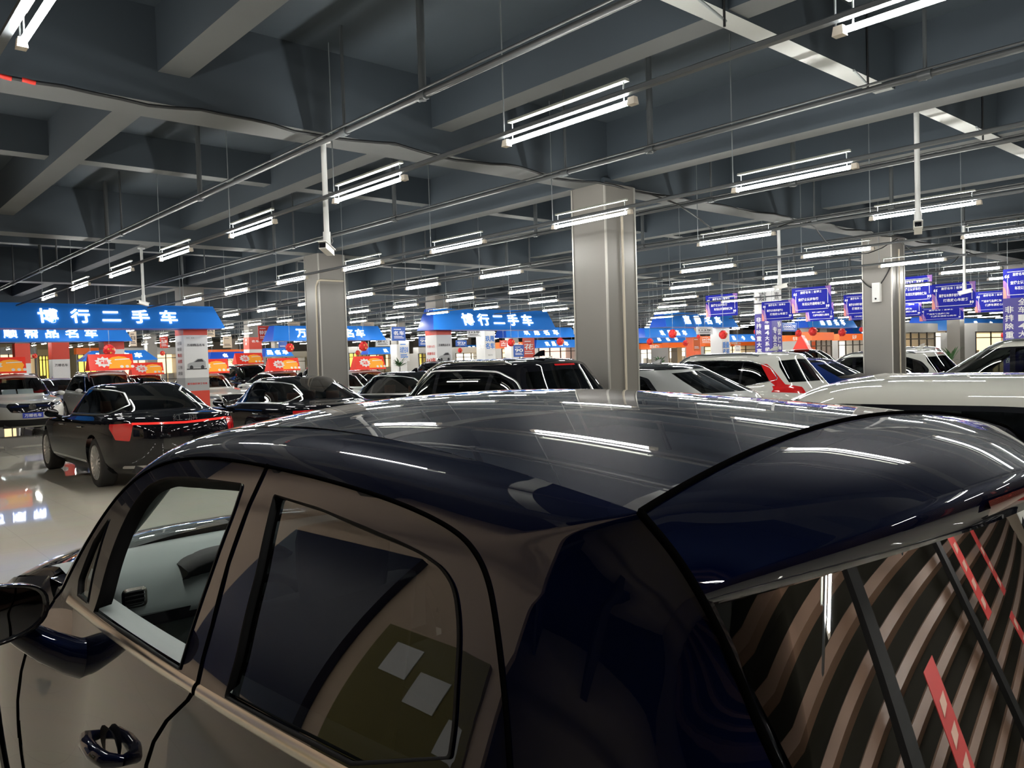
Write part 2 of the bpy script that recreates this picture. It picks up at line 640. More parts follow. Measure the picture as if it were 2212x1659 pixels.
def hang_top(x, y):
    """Underside of whatever is overhead: a beam or the slab."""
    z = SLAB
    for j, yy in enumerate(CYs):
        yc = yy + .30
        if abs(y - yc) < .26: z = min(z, 3.98)
        if j == 0 and 3.42 < y < 3.65: z = min(z, 4.23)
        if j > 0 and yc + 3.79 < y < yc + 4.08: z = min(z, 4.37)
    for xx in CXs:
        xc = xx + .30
        if xc - .17 < x < xc + .15: z = min(z, 4.03)
        for k in (1, 2):
            if abs(x - xc - 2.907 * k) < .155: z = min(z, 4.25)
    return z


# columns on the grid
col_objs = {}


def column(i, j, m=None, h=3.98):
    x, y = CXs[i + 1], CYs[j + 1]
    o = MB().box((x, y, 0), (x + .6, y + .6, h)).box((x + .02, y + .02, h), (x + .58, y + .58, 4.05), 1).build('column', [m or M['column'], M['slab']])
    structure(o)
    col_objs[(i, j)] = o
    return x, y, o


for i in range(0, 8):
    for j in range(0, 9):
        if CXs[i + 1] > X1 - 1 or CYs[j + 1] > Y1 - 1: continue
        if in_view((CXs[i + 1], CYs[j + 1], 2.0), 150): column(i, j)


def col_trims(i, j):
    x, y = CXs[i + 1], CYs[j + 1]
    o = col_objs[(i, j)]
    t = MB()
    for cx, cy in ((x, y), (x + .6, y), (x, y + .6)):
        t.box((cx - .012, cy - .012, 0), (cx + .012, cy + .012, 3.97))
    t.build('column_corner_trim', M['column_trim'], o)


for c in ((0, 0), (0, 1), (1, 0)): col_trims(*c)
# cream conduits and boxes on the near columns
x, y, _ = CXs[1], CYs[1], 0
tag(MB().tube([(x + .30, y - .03, 3.55), (x + .30, y - .03, 1.0), (x + .30, y - .03, 0.02)], 0.018, 8).build('conduit', M['pipe_cream']),
    'cream conduit running down the front of the central beige column', 'conduit')
x, y = CXs[2], CYs[1]
tag(MB().tube([(x + .30, y - .025, 3.7), (x + .30, y - .025, 0.02)], 0.018, 8).build('conduit', M['pipe_cream']),
    'cream conduit down the beige column at the right with the white box', 'conduit')
x, y = CXs[1], CYs[2]
tag(MB().tube([(x + .55, y - .03, 3.42), (x + .02, y - .03, 3.42), (x - .035, y - .02, 3.40), (x - .035, y + .06, 3.3), (x - .035, y + .10, 1.5), (x - .035, y + .10, .02)], 0.022, 8).build('conduit', M['pipe_cream']),
    'pale conduit bending down the left beige column behind the black sedans', 'conduit')
a = at_x(1888, 612, CXs[2]); b = at_x(1905, 652, CXs[2])
bx = empty('junction_box', (CXs[2], (a[1] + b[1]) / 2, b[2]), 'white junction box fixed to the side of the right beige column', 'box')
hw, hh = abs(a[1] - b[1]) / 2, a[2] - b[2]
MB().box((-.10, -hw, 0), (-.005, hw, hh)).build('box_body', M['white_plastic'], bx)
MB().box((-.108, -hw * .8, hh * .06), (-.1, hw * .8, hh * .94)).build('cover', M['white_paint'], bx)
MB().tube([(-.115, 0, hh * .17), (-.10, 0, hh * .17)], .02, 10).build('knob', M['rubber'], bx)
pts = []
for t in np.linspace(0, 1, 13):
    pts.append((CXs[2] - .03, CYs[1] + .62 - .62 * t, 3.12 - .30 * math.sin(math.pi * t) + .22 * t))
tag(MB().tube(pts, .012, 6).build('cable', M['cable']), 'black cable looped across the right beige column above its white box', 'cable')


# ---------------------------------------------------------------- tube lights
LAMP_Z = CAM_H + 1.585
lamp_me = {
    'tube': MB().tube([(0, -.575, 0), (0, .575, 0)], .017, 8).mesh('tube', M['lamp_on']),
    'end_cap': MB().box((-.024, -.030, -.022), (.024, .030, .026), 0, .006).mesh('end_cap', M['lamp_cap']),
    'ghost_bracket': MB().tube([(0, .53, .02), (0, .53, .138), (0, .50, .141), (0, -.50, .141), (0, -.53, .138), (0, -.53, .02)], .005, 5).mesh('ghost_bracket', M['wire']),  # made-up bracket that carries the ghost strip
    'ghost_strip': MB().prism([(-.022, -.56, .138), (.022, -.56, .138), (.017, -.56, .156), (-.017, -.56, .156)], (0, 1.12, 0)).mesh('ghost_strip', M['lamp_ghost']),  # added strip, stands in for the ghost image of the lit tube
}
lamp_count = 0
LROW = [0.86] + [3.96 + 2.985 * i for i in range(0, 24)]


def tube_light(x, yc, r, k, wire):
    t = empty('tube_light', (x, yc, LAMP_Z), None, 'tube light', 'tube lights hanging under the ceiling')
    link('tube', lamp_me['tube'], t)
    for s in (-1, 1):
        c = link('end_cap', lamp_me['end_cap'], t); c.location = (0, s * .60, 0)
    link('ghost_strip', lamp_me['ghost_strip'], t)
    link('ghost_bracket', lamp_me['ghost_bracket'], t)
    if wire: MB().tube([(0, .62, .02), (0.004, .625, hang_top(x, yc + .62) - LAMP_Z)], .0055, 5).build('suspension_wire', M['wire'], t)
    return t


lamps_all = []
for r, x in enumerate(LROW):
    k = 0
    for j in range(-3, 27):
        yc = 4.47 + 2.535 * j - .61
        if yc > Y1 - 3 or x > X1 - 2: continue
        d = math.hypot(x, yc)
        vis = in_view((x, yc - .6, LAMP_Z), 5) or in_view((x, yc + .6, LAMP_Z), 5)
        if d > 62 or blocked(x, yc): continue
        near = d < 13 and yc > -4.5
        if not (vis or near): continue
        lamps_all.append((d, r, j, x, yc, vis))
lamps_all.sort()
seen = {}
vis_list = [q for q in lamps_all if q[5]][:290]
rowpos = {}
for q in sorted(vis_list, key=lambda q: (q[1], q[2])):
    rowpos.setdefault(q[1], []).append(q)
rows_sorted = sorted(rowpos)
names = {}
for a, r in enumerate(rows_sorted):
    for b, q in enumerate(rowpos[r]):
        names[(q[1], q[2])] = 'white tube light, %s from the near end of the %s lamp row from the left' % (ORD[min(b, 26)], ORD[min(a, 26)])
for d, r, j, x, yc, vis in lamps_all:
    if vis and (r, j) not in names: continue
    t = tube_light(x, yc, r, j, True)
    if vis:
        t['label'] = names[(r, j)]
    else:
        t['label'] = 'white tube light overhead beside or behind the camera'
    lamp_count += 1
print('LAMPS', lamp_count, 'visible', len(vis_list))

# conduits along the lamp rows
for r, x in enumerate(LROW):
    ys = [q[4] for q in lamps_all if q[1] == r]
    if not ys: continue
    y_a, y_b = min(ys) - 1.0, max(ys) + 1.0
    for x0, x1, Y, zb, zt, _, _ in FBOX:
        if x0 - .1 < x < x1 + .1 and zb - .1 < LAMP_Z < zt + .1: y_b = min(y_b, Y - .45)
    if y_b < y_a + 1: continue
    m = MB()
    m.box((x - .080, y_a, LAMP_Z + .030), (x - .036, y_b, LAMP_Z + .052))
    m.tube([(x - .058, y_a, LAMP_Z + .060), (x - .058, y_b, LAMP_Z + .060)], .009, 6)
    tag(m.build('cable_tray', M['pipe_dark']), 'thin dark cable tray carrying the %s lamp row from the left' % ORD[min(r, 26)], 'cable tray', 'cable trays over the lamp rows')

# painted pipes between the rows, on posts from the slab
for r in range(0, 14):
    x = 3.86 + 2.91 * r
    if r > 0 and x > 45: break
    z = 3.83
    p = empty('ceiling_pipe', (x, 0, z), 'dark painted pipe hung on posts, %s pipe from the left' % ORD[r], 'pipe', 'pipes hung below the slab')
    m = MB(); m.tube([(0, -4, 0), (0, Y1 - 6, 0)], .027, 8); m.tube([(-.045, -4, .03), (-.045, Y1 - 6, .03)], .010, 6)
    m.build('pipe', M['pipe_grey'], p)
    for q, yy in enumerate((2.6, 5.35, 6.6, 10.2, 13.5, 14.3, 17.8, 19.2, 22.1, 26.3, 29.9, 33.8)):
        if r > 6 and q % 2: continue
        if not in_view((x, yy, z), 60): continue
        thick = q % 2
        MB().tube([(0, yy, -.04), (0, yy, hang_top(x, yy) - z)], .032 if thick else .016, 8).build('hanger', M['pipe_dark'], p)
        MB().tube([(0, yy - .05, 0), (0, yy + .05, 0)], .042, 8).build('pipe_clamp', M['pipe_dark'], p)

# black cable swagged along the first deep beam
rng = random.Random(3)
pts = []
for q in range(0, 90):
    xx = -1 + q * .22
    pts.append((xx, 7.12 + .05 * math.sin(q * .9), 3.955 - .035 * abs(math.sin(q * .37)) + rng.uniform(-.01, .01)))
cb = tag(MB().tube(pts, .016, 6).build('cable', M['cable']), 'black cable swagged under the long deep beam above the lamps', 'cable')
for xx in (1.20, 1.36):
    MB().tube([(xx, 7.09, 3.93), (xx + .09, 7.09, 3.92)], .018, 6).build('tape', M['cable_red'], cb)
pts = []
for q in range(0, 26):
    xx = 8.9 + q * .5
    pts.append((xx, 7.05 - .1 * math.sin(q), 3.9 - .45 * abs(math.sin(q * .39)) ** 1.5))
tag(MB().tube(pts, .012, 6).build('cable', M['cable']), 'thin black cable sagging beyond the central column', 'cable')
# threaded-rod brackets under the pale beam
for q, xx in enumerate((4.2, 5.05, 7.4, 10.4)):
    b = empty('rod_bracket', (xx, 3.35, 4.16), 'small rod bracket under the pale beam, %s from the left' % ORD[q], 'bracket', 'rod brackets under the pale beam')
    MB().tube([(-.25, 0, 0), (.25, .1, 0)], .011, 6).build('bar', M['wire'], b)
    MB().tube([(.2, .08, -.06), (.2, .08, SLAB - 4.16)], .011, 6).build('rod', M['cable'], b)

# ---------------------------------------------------------------- ceiling cameras on white poles
cam_me = None


def ceiling_camera(top, zb, yawdeg, label, dome=False):
    x, y, z = top
    t = empty('security_camera', (x, y, zb), label, 'security camera', 'security cameras on poles')
    sc_ = .72
    MB().tube([(0, 0, .12), (0, 0, z - zb)], .028, 10).build('pole', M['white_paint'], t)
    MB().tube([(0, 0, z - zb - .025), (0, 0, z - zb)], .075, 12).build('base_plate', M['white_paint'], t)
    j = MB(); j.tube([(0, 0, .0), (0, 0, .14)], .038, 10); j.tube([(.03, 0, .12), (.06, 0, .05), (.02, 0, -.02)], .01, 6, 1)
    j.build('bracket', [M['white_paint'], M['cable']], t)
    a = math.radians(yawdeg)
    h = MB()
    h.box((-.17, -.055, -.10), (.15, .055, -.015), 0, .006)
    h.box((-.20, -.065, -.012), (.17, .065, .004), 0, .004)
    b = h.build('camera_body', M['white_plastic'], t); b.rotation_euler = (0, math.radians(12), a); b.scale = (sc_, sc_, sc_)
    l = MB().box((-.176, -.045, -.09), (-.168, .045, -.02)).tube([(-.185, 0, -.055), (-.176, 0, -.055)], .025, 12).build('lens', M['black_gloss'], b)
    return t


ceiling_camera((4.10, 7.44, 3.98), 2.90, 40, 'white security camera on a pole left of the central column')
ceiling_camera((9.0, 3.55, 4.23), 2.98, 22, 'white security camera on a pole at upper right, nearest the pale beam')
ceiling_camera((13.2, 7.6, 3.98), 2.86, 150, 'white security camera on a pole above the blue hanging boards')
ceiling_camera((5.454, 17.8, 4.25), 3.12, 20, 'white pole with security camera over the left blue fascia sign')
ceiling_camera((17.07, 5.88, 4.03), 2.75, 100, 'thin white pole with camera over the boards at far right')
# ================================================================= the near dark blue car
XC = 1.40                                   # its centre line


def belt_z(y): return 1.0 + (2.6 - y) * .06


def side_x(y, z):
    y = np.asarray(y, float); z = np.asarray(z, float)
    xb = .545 + .03 * (y - 1.6) ** 2 + 1.1 * np.maximum(.8 - y, 0) ** 2 + .10 * np.maximum(y - 3.5, 0) ** 2
    h = z - belt_z(y)
    up = np.maximum(h, 0); d = np.maximum(-h, 0)
    fl = np.clip((y - 2.3) / 1.0, 0, 1); fl = fl * fl * (3 - 2 * fl)
    xb = xb - .125 * fl * np.clip(d / .16, 0, 1)
    return xb + .30 * up + .35 * up ** 2 - .06 * np.sin(np.pi * np.clip(d / .9, 0, 1))


def side_hit(x, y):
    d = ray(x, y)
    lo, hi = .2, 6.0
    ts = np.linspace(lo, hi, 400)
    P = CAMP + ts[:, None] * d
    g = P[:, 0] - side_x(P[:, 1], P[:, 2])
    w = np.where((g[:-1] < 0) & (g[1:] >= 0))[0]
    if not len(w):
        print('MISS', x, y)
        return P[int(np.argmax(g))]
    i = w[0]
    a, b = ts[i], ts[i + 1]
    for _ in range(40):
        m = (a + b) / 2; p = CAMP + m * d
        if p[0] - side_x(p[1], p[2]) < 0: a = m
        else: b = m
    return CAMP + a * d


def side_yz(pts): return np.array([side_hit(*p)[1:] for p in pts])


def side_fn(P):
    return np.stack([side_x(P[:, 0], P[:, 1]), P[:, 0], P[:, 1]], 1)


def spline(pts, n):
    """Catmull-Rom through points."""
    p = np.asarray(pts, float)
    q = np.concatenate([[2 * p[0] - p[1]], p, [2 * p[-1] - p[-2]]])
    d = np.concatenate([[0], np.cumsum(np.linalg.norm(np.diff(p, axis=0), axis=1))])
    out = []
    for t in np.linspace(0, d[-1] - 1e-9, n):
        i = min(np.searchsorted(d, t, 'right') - 1, len(p) - 2)
        u = (t - d[i]) / (d[i + 1] - d[i])
        a, b, c, e = q[i], q[i + 1], q[i + 2], q[i + 3]
        out.append(.5 * ((2 * b) + (-a + c) * u + (2 * a - 5 * b + 4 * c - e) * u * u + (-a + 3 * b - 3 * c + e) * u ** 3))
    return np.array(out)


def idx_spline(pts, n):
    """Catmull-Rom with one unit of parameter per point, so paired rails stay paired."""
    p = np.asarray(pts, float)
    q = np.concatenate([[2 * p[0] - p[1]], p, [2 * p[-1] - p[-2]]])
    out = []
    for t in np.linspace(0, len(p) - 1 - 1e-9, n):
        i = int(t); u = t - i
        a, b, c, e = q[i], q[i + 1], q[i + 2], q[i + 3]
        out.append(.5 * ((2 * b) + (-a + c) * u + (2 * a - 5 * b + 4 * c - e) * u * u + (-a + 3 * b - 3 * c + e) * u ** 3))
    return np.array(out)


ncar = empty('car', (XC, 2.1, 0), 'large dark navy hatchback in the foreground, seen from its rear left corner', 'car')
NOFF = np.array([XC, 2.1, 0.0])


def nlink(name, me, parent=None, off=True):
    o = link(name, me, parent or ncar)
    if off: me.transform(Matrix.Translation(-Vector(NOFF)))
    return o


G_px = [(117, 1295), (177, 1194), (228, 1102), (280, 1035), (345, 995), (421, 983), (494, 989), (640, 1017), (760, 1050), (860, 1084),
        (920, 1110), (970, 1137), (1000, 1160), (1015, 1177), (1029, 1195), (1051, 1231), (1065, 1282), (1080, 1372), (1098, 1529), (1109, 1652)]
G3 = [side_hit(*p) for p in G_px]
for yy, zz in ((.64, 1.0), (.63, .8), (.63, .55), (.63, .33)):
    G3.append(np.array([float(side_x(yy, zz)), yy, zz]))
K3 = [np.array(p) for p in ((.705, 3.14, .985), (.765, 2.92, 1.13), (.805, 2.72, 1.275), (.832, 2.52, 1.392), (.842, 2.30, 1.470),
                            (.838, 2.05, 1.518), (.825, 1.80, 1.538), (.812, 1.40, 1.541), (.807, 1.172, 1.534), (.792, .985, 1.525),
                            (.786, .891, 1.517), (.7715, .762, 1.504), (.755, .665, 1.494), (.747, .622, 1.489))]
for p, xx in (((1415, 1145), .752), ((1470, 1215), .762), ((1520, 1300), .775), ((1570, 1400), .785), ((1620, 1520), .790), ((1680, 1659), .790)):
    K3.append(at_x(*p, xx))
for p in ((.775, .32, 1.0), (.745, .17, .8), (.735, .10, .55), (.76, .12, .33)):
    K3.append(np.array(p))
NS = 150
Gs, Ks = idx_spline(G3, NS), idx_spline(K3, NS)
# fair the rails: the roof follows one smooth crown, the traced door opening is eased
ZC_Y = [2.52, 2.40, 2.30, 2.10, 2.05, 1.82, 1.80, 1.42, 1.40, 1.19, 1.172, 1.0, .985, .905, .89, .78, .762, .685, .665, .645, .622]
ZC_Z = [1.490, 1.526, 1.520, 1.574, 1.5685, 1.592, 1.591, 1.5965, 1.596, 1.590, 1.590, 1.582, 1.584, 1.577, 1.577, 1.5685, 1.567, 1.561, 1.5606, 1.558, 1.557]
ZCP = np.polyfit(ZC_Y, ZC_Z, 4)
KXP = np.polyfit([p[1] for p in K3[3:14]], [p[0] for p in K3[3:14]], 3)


def roof_z(x, y): return np.polyval(ZCP, y) - .16 * (x - XC) ** 2


def fair(A, it, lo=1, hi=None):
    A = A.copy(); hi = hi or len(A) - 1
    for _ in range(it): A[lo:hi] = .25 * A[lo - 1:hi - 1] + .5 * A[lo:hi] + .25 * A[lo + 1:hi + 1]
    return A


Gs = fair(Gs, 60)
Gs[:, 0] = side_x(Gs[:, 1], Gs[:, 2])
i4, i13 = int(round(4.0 / (len(K3) - 1) * (NS - 1))), int(round(13.0 / (len(K3) - 1) * (NS - 1)))
for i in range(i4 - 14, i13 + 1):
    w_ = min(1.0, max(0.0, (i - i4 + 14) / 14.0)); w_ = w_ * w_ * (3 - 2 * w_)
    xk = np.polyval(KXP, Ks[i, 1]); zk = roof_z(xk, Ks[i, 1])
    Ks[i, 0] += w_ * (xk - Ks[i, 0]); Ks[i, 2] += w_ * (zk - Ks[i, 2])
Ks = np.concatenate([fair(Ks[:i13 + 1], 25), fair(Ks[i13:], 12)[1:]])

# strip from the door openings to the roof crease and the tailgate gap
rows = []
for g, k in zip(Gs, Ks):
    e = 1e-3
    ty = np.array([(side_x(g[1] + e, g[2]) - side_x(g[1] - e, g[2])) / (2 * e), 1, 0])
    tz = np.array([(side_x(g[1], g[2] + e) - side_x(g[1], g[2] - e)) / (2 * e), 0, 1])
    n = np.cross(tz, ty); n /= np.linalg.norm(n)
    w = k - g; L = np.linalg.norm(w)
    t = w - n * (w @ n); t /= np.linalg.norm(t) + 1e-9
    c = g + t * L * .55
    s = np.linspace(0, 1, 15)[:, None]
    rows.append((1 - s) ** 2 * g + 2 * s * (1 - s) * c + s * s * k)
rows = np.array(rows)
allp = []


def both(name, P, m, flipL):
    """Left surface and its mirror image across the centre line, as one mesh each."""
    a = grid_surface(name, P, m, flip=flipL)
    Q = P.copy(); Q[..., 0] = 2 * XC - Q[..., 0]
    b = grid_surface(name, Q, m, flip=not flipL)
    return a, b


for me in both('body_side_rail', rows, M['paint_navy'], True): nlink('body_side_rail', me)

# side panels with doors and window openings -------------------------------------------------
seam_b_px = [(580, 1003), (538, 1093), (494, 1216), (459, 1352), (440, 1419), (427, 1478), (405, 1513), (360, 1557), (332, 1602), (316, 1653)]
seam_b = side_yz(seam_b_px)
seam_b = np.concatenate([seam_b, [[seam_b[-1][0] - .01, .60], [seam_b[-1][0] - .01, .34]]])
seam_f = np.concatenate([side_yz([(117, 1297), (80, 1350), (57, 1407), (46, 1449), (38, 1513), (41, 1592)])])
seam_f = np.concatenate([seam_f, [[seam_f[-1][0], .60], [seam_f[-1][0] - .04, .34]]])
g_yz = np.array([[p[1], p[2]] for p in Gs])
iB = int(np.argmin(np.hypot(*(g_yz[:120] - seam_b[0]).T)))
hood_edge = [(4.15, .50), (4.12, .74), (3.9, .83), (3.5, .91), (3.2, .965)]
outline = np.concatenate([[(4.16, .34)], hood_edge, g_yz])
outline = np.concatenate([outline, [(g_yz[-1][0], .33)]])
front_door = np.concatenate([seam_f[::-1], g_yz[1:iB], seam_b])
rear_door = np.concatenate([seam_b[::-1], g_yz[iB + 1:]])
win_f = round_poly(side_yz([(200, 1336), (215, 1290), (238, 1205), (262, 1142), (290, 1087), (322, 1048), (360, 1031), (411, 1030), (475, 1038), (527, 1045), (508, 1105), (452, 1257), (420, 1350), (389, 1452)]),
                   [.01, .02, .03, .03, .03, .03, .03, .03, .02, .012, .02, .03, .03, .012])
win_q = round_poly(side_yz([(158, 1322), (172, 1250), (203, 1170), (238, 1118), (222, 1165), (203, 1235), (184, 1328)]), .008)
win_r = round_poly(side_yz([(594, 1068), (689, 1096), (783, 1134), (859, 1166), (912, 1192), (960, 1226), (986, 1268), (995, 1325), (997, 1390), (987, 1565), (976, 1640), (762, 1655), (620, 1583), (486, 1512), (512, 1420), (556, 1235)]),
                   [.008, .02, .02, .02, .02, .02, .02, .02, .03, .03, .006, .0, .0, .012, .02, .02])
# the rear window goes on below the frame of the photograph, down to the belt line
wr = [p for p in win_r]
win_r = np.array([p if p[1] > belt_z(p[0]) + .012 else np.array([p[0], belt_z(p[0]) + .012]) for p in wr])


def belt_clip(poly, d=.012):
    return np.array([p if p[1] > belt_z(p[0]) + d else np.array([p[0], belt_z(p[0]) + d]) for p in poly])


win_f = belt_clip(win_f); win_q = belt_clip(win_q, .02)
gy, gz = np.meshgrid(np.arange(.50, 4.25, .045), np.arange(.30, 1.56, .03))
gp = np.stack([gy.ravel(), gz.ravel()], 1)
parts = patch(gp, [('front_door', front_door), ('rear_door', rear_door), ('win_f', densify(win_f, .03)), ('win_q', densify(win_q, .03)), ('win_r', densify(win_r, .03))],
              side_fn, cell=(.045, .03), outline=densify(outline, .05))
out_l = lambda v: np.tile([-1.0, 0, 0.02], (len(v), 1))
parts = {k: orient(v, out_l) for k, v in parts.items()}
body_objs = {}
for sgn in (0, 1):
    tr = (lambda p: p) if sgn == 0 else (lambda p: mirror_x(p, XC))
    sd = 'left' if sgn == 0 else 'right'
    fender = nlink('fender', part_mesh('fender', tr(parts['base']), M['paint_navy']))
    fd = nlink('front_door', part_mesh('front_door', tr(parts['front_door']), M['paint_navy']))
    rd = nlink('rear_door', part_mesh('rear_door', tr(parts['rear_door']), M['paint_navy']))
    body_objs[sgn] = (fd, rd)

    def inset(p, d):
        v, n, t = p
        return v - n * d, n, t
    if sgn == 1:
        gl = nlink('front_window', part_mesh('front_window', tr(inset(parts['win_f'], .008)), M['glass_clear']), fd)
    gq = nlink('quarter_window', part_mesh('quarter_window', tr(inset(parts['win_q'], .006)), M['glass_mid']), fd)
    gr = nlink('rear_door_window', part_mesh('rear_door_window', tr(inset(parts['win_r'], .010)), M['glass_dark']), rd)
    # rubber reveals round the openings and seams between the panels
    for poly, dep, nm, par in ((win_f, .032, 'window_seal', fd), (win_q, .02, 'window_seal', fd), (win_r, .016, 'window_seal', rd)):
        pp = densify(poly, .02)
        P = side_fn(pp); e = 1e-3
        dy = side_fn(pp + [e, 0]) - side_fn(pp - [e, 0]); dz = side_fn(pp + [0, e]) - side_fn(pp - [0, e])
        n = np.cross(dz, dy); n /= np.linalg.norm(n, axis=1, keepdims=True)
        if n[0][0] > 0: n = -n
        cen = pp.mean(0); ctr = P.mean(0)
        inn = (ctr - P); inn /= np.linalg.norm(inn, axis=1, keepdims=True)
        lowedge = (pp[:, 1] < belt_z(pp[:, 0]) + .03)[:, None]
        dd = np.where(lowedge, .25, 1.0) * dep
        wi = np.where(lowedge, .004, .016 if dep > .03 else .008)
        ring = np.stack([P + n * .003, P + n * .003 + inn * .006, P - n * dd * .5 + inn * .007, P - n * dd + inn * wi], 1)
        ring = np.concatenate([ring, ring[:1]])
        if sgn: ring[..., 0] = 2 * XC - ring[..., 0]
        nlink(nm, grid_surface(nm, ring, M['seal']), par)
    for poly, par in ((seam_b, fd), (seam_f, fd), (g_yz[:118], fd), (g_yz[117:], rd)):
        P = side_fn(densify(poly, .02, False))
        if sgn: P[:, 0] = 2 * XC - P[:, 0]
        nlink('panel_seam', MB().tube(P, .0042, 6).mesh('panel_seam', M['seam']), par)

    # belt trim: bright strip with a dark groove and a sharp crease under it
    def belt_strip(y0, y1, z0, z1, bulge, m, nm, par, nseg=40, base=0.0):
        ys = np.linspace(y0, y1, nseg)
        k = np.linspace(0, 1, 7)
        rws = []
        for yv in ys:
            zs = belt_z(yv) + z0 + (z1 - z0) * k
            xs = side_x(np.full(7, yv), zs) - base - bulge * np.sin(np.pi * k) ** .6
            rws.append(np.stack([xs, np.full(7, yv), zs], 1))
        P = np.array(rws)
        if sgn: P[..., 0] = 2 * XC - P[..., 0]
        nlink(nm, grid_surface(nm, P, m, flip=bool(sgn)), par)
    belt_strip(seam_b[5][0] + .012, 2.74, -.017, .009, .005, M['satin'], 'belt_trim', fd)
    belt_strip(.68, seam_b[5][0] - .006, -.017, .009, .005, M['satin'], 'belt_trim', rd)
    # door handles
    hx = side_hit(238, 1600)
    for yh, zh, par in ((hx[1], hx[2], fd), (.86, hx[2] + .06, rd)):
        xs = float(side_x(yh, zh))
        h = MB()
        pth = [(-.004, .085, -.012), (-.034, .07, -.004), (-.046, .02, 0), (-.046, -.05, .002), (-.034, -.10, 0), (-.002, -.115, -.006)]
        pp = [(xs + a, yh + b, zh + c) for a, b, c in pth]
        h.tube(pp, [.012, .016, .017, .018, .018, .012], 10)
        me = h.mesh('door_handle', M['paint_navy'])
        cup = MB(); n = 16
        ringo = [(xs - .006, yh - .01 + .075 * math.cos(2 * math.pi * q / n), zh - .005 + .042 * math.sin(2 * math.pi * q / n)) for q in range(n)]
        cup.add(ringo + [(xs + .02, yh - .01, zh)], [(q, (q + 1) % n, n) for q in range(n)], 0, True)
        cme = cup.mesh('handle_cup', M['rubber'])
        for mm, nn in ((me, 'door_handle'), (cme, 'handle_cup')):
            if sgn:
                mm.transform(Matrix.Translation((2 * XC, 0, 0)) @ Matrix.Scale(-1, 4, (1, 0, 0)))
            nlink(nn, mm, par)

# roof and windscreen -------------------------------------------------------------------------
i_head, i_gap = int(round(4.0 / (len(K3) - 1) * (NS - 1))), int(round(13.0 / (len(K3) - 1) * (NS - 1)))
i_spo, i_glb, i_tg = [int(round(q / (len(K3) - 1) * (NS - 1))) for q in (15.9, 20.2, 23.0)]
Mc = [np.array(p) for p in ((3.44, 1.00), (3.14, 1.175), (2.86, 1.335), (2.62, 1.455), (2.40, 1.532), (2.10, 1.578), (1.82, 1.5925), (1.42, 1.5965),
                            (1.19, 1.590), (1.0, 1.5815), (.905, 1.5765), (.78, 1.5685), (.685, 1.561), (.645, 1.558))]
Ms = idx_spline(np.array(Mc), i_gap + 1)
tt = np.linspace(-1, 1, 49)


def cross(L, cy, cz, p=2.0):
    """Arc across the car from left point L through the centre (XC, cy, cz) to the mirrored point."""
    a = np.abs(tt) ** p
    return np.stack([XC + tt * (XC - L[0]), cy + (L[1] - cy) * a, cz + (L[2] - cz) * a], 1)


Ms = fair(Ms, 40)
top = np.array([cross(Ks[i], Ms[i][0], Ms[i][1]) for i in range(i_gap + 1)])
for i in range(i_head - 10, i_gap + 1):
    w_ = min(1.0, (i - i_head + 10) / 10.0); w_ = w_ * w_ * (3 - 2 * w_)
    top[i, :, 2] += w_ * (roof_z(top[i, :, 0], top[i, :, 1]) - top[i, :, 2])
nlink('windscreen', grid_surface('windscreen', top[:i_head + 1, 1:-1], M['glass_clear'], flip=True))
nlink('roof', grid_surface('roof', top[i_head:], M['paint_navy'], flip=True))
hl = top[i_head:, 3:-3].copy(); hl[..., 2] -= .035
nlink('headliner', grid_surface('headliner', hl, M['pale_int']))
# dark band round the windscreen top
band = top[i_head - 3:i_head + 1].copy(); band[..., 2] += .001
nlink('windscreen_band', grid_surface('windscreen_band', band, M['rubber'], flip=True))

# tailgate: upper spoiler panel, lip, glass, lower panel
tail = empty('tailgate', (0, 0, 0)); tail.parent = ncar
nsp = i_spo - i_gap
cprof = spline([(.643, float(roof_z(XC, .645))), (.57, 1.545), (.485, 1.519), (.405, 1.480)], nsp + 1)
sp = np.array([cross(Ks[i_gap + q], *cprof[q], p=2.0) for q in range(nsp + 1)])
Lc = Ks[i_spo]
lip = [sp[-1]]
lip.append(cross(Lc + [.002, .006, -.010], .398, 1.462))
lip.append(cross(Lc + [.004, .010, -.016], .404, 1.422))
lip.append(cross(Lc + [.006, .020, -.018], .430, 1.412))
lip.append(cross(Lc + [.012, .05, -.014], .50, 1.405))
nlink('spoiler', grid_surface('spoiler', np.concatenate([sp, np.array(lip[1:])]), M['paint_navy'], flip=True), tail)
# high brake lamp in the lip
bl = []
for q in np.linspace(-.15, .15, 17):
    a = (abs(q) / (XC - Lc[0])) ** 2
    yb = .398 + (Lc[1] - .398) * a - .004; zb = 1.462 + (Lc[2] - 1.462) * a
    bl.append([(XC + q, yb, zb), (XC + q, yb - .003, zb - .010), (XC + q, yb + .001, zb - .022)])
nlink('brake_lamp', grid_surface('brake_lamp', np.array(bl), M['lamp_smoked']), tail)
gl = []
sel = Ks[i_spo:i_glb + 1]
PX_, PY_ = np.polyfit(sel[:, 2], sel[:, 0], 2), np.polyfit(sel[:, 2], sel[:, 1], 1)
for z in np.linspace(sel[0, 2], sel[-1, 2], 40):
    k = np.array([np.polyval(PX_, z) + .016, np.polyval(PY_, z) + .004, z])
    gl.append(cross(k, .455 - .43 * (1.395 - z), z + .012, 2.0))
gl = np.array(gl)
nlink('rear_window', grid_surface('rear_window', gl, M['glass_dark'], flip=True), tail)
low = []
for i in range(i_glb - 2, i_tg + 1):
    k = Ks[i]
    cy = np.interp(k[2], [.33, .55, .8, 1.0, 1.1], [.02, -.03, .10, .27, .325])
    low.append(cross(k, cy, k[2] + .012, 2.6))
nlink('tailgate_panel', grid_surface('tailgate_panel', np.array(low), M['paint_navy'], flip=True), tail)
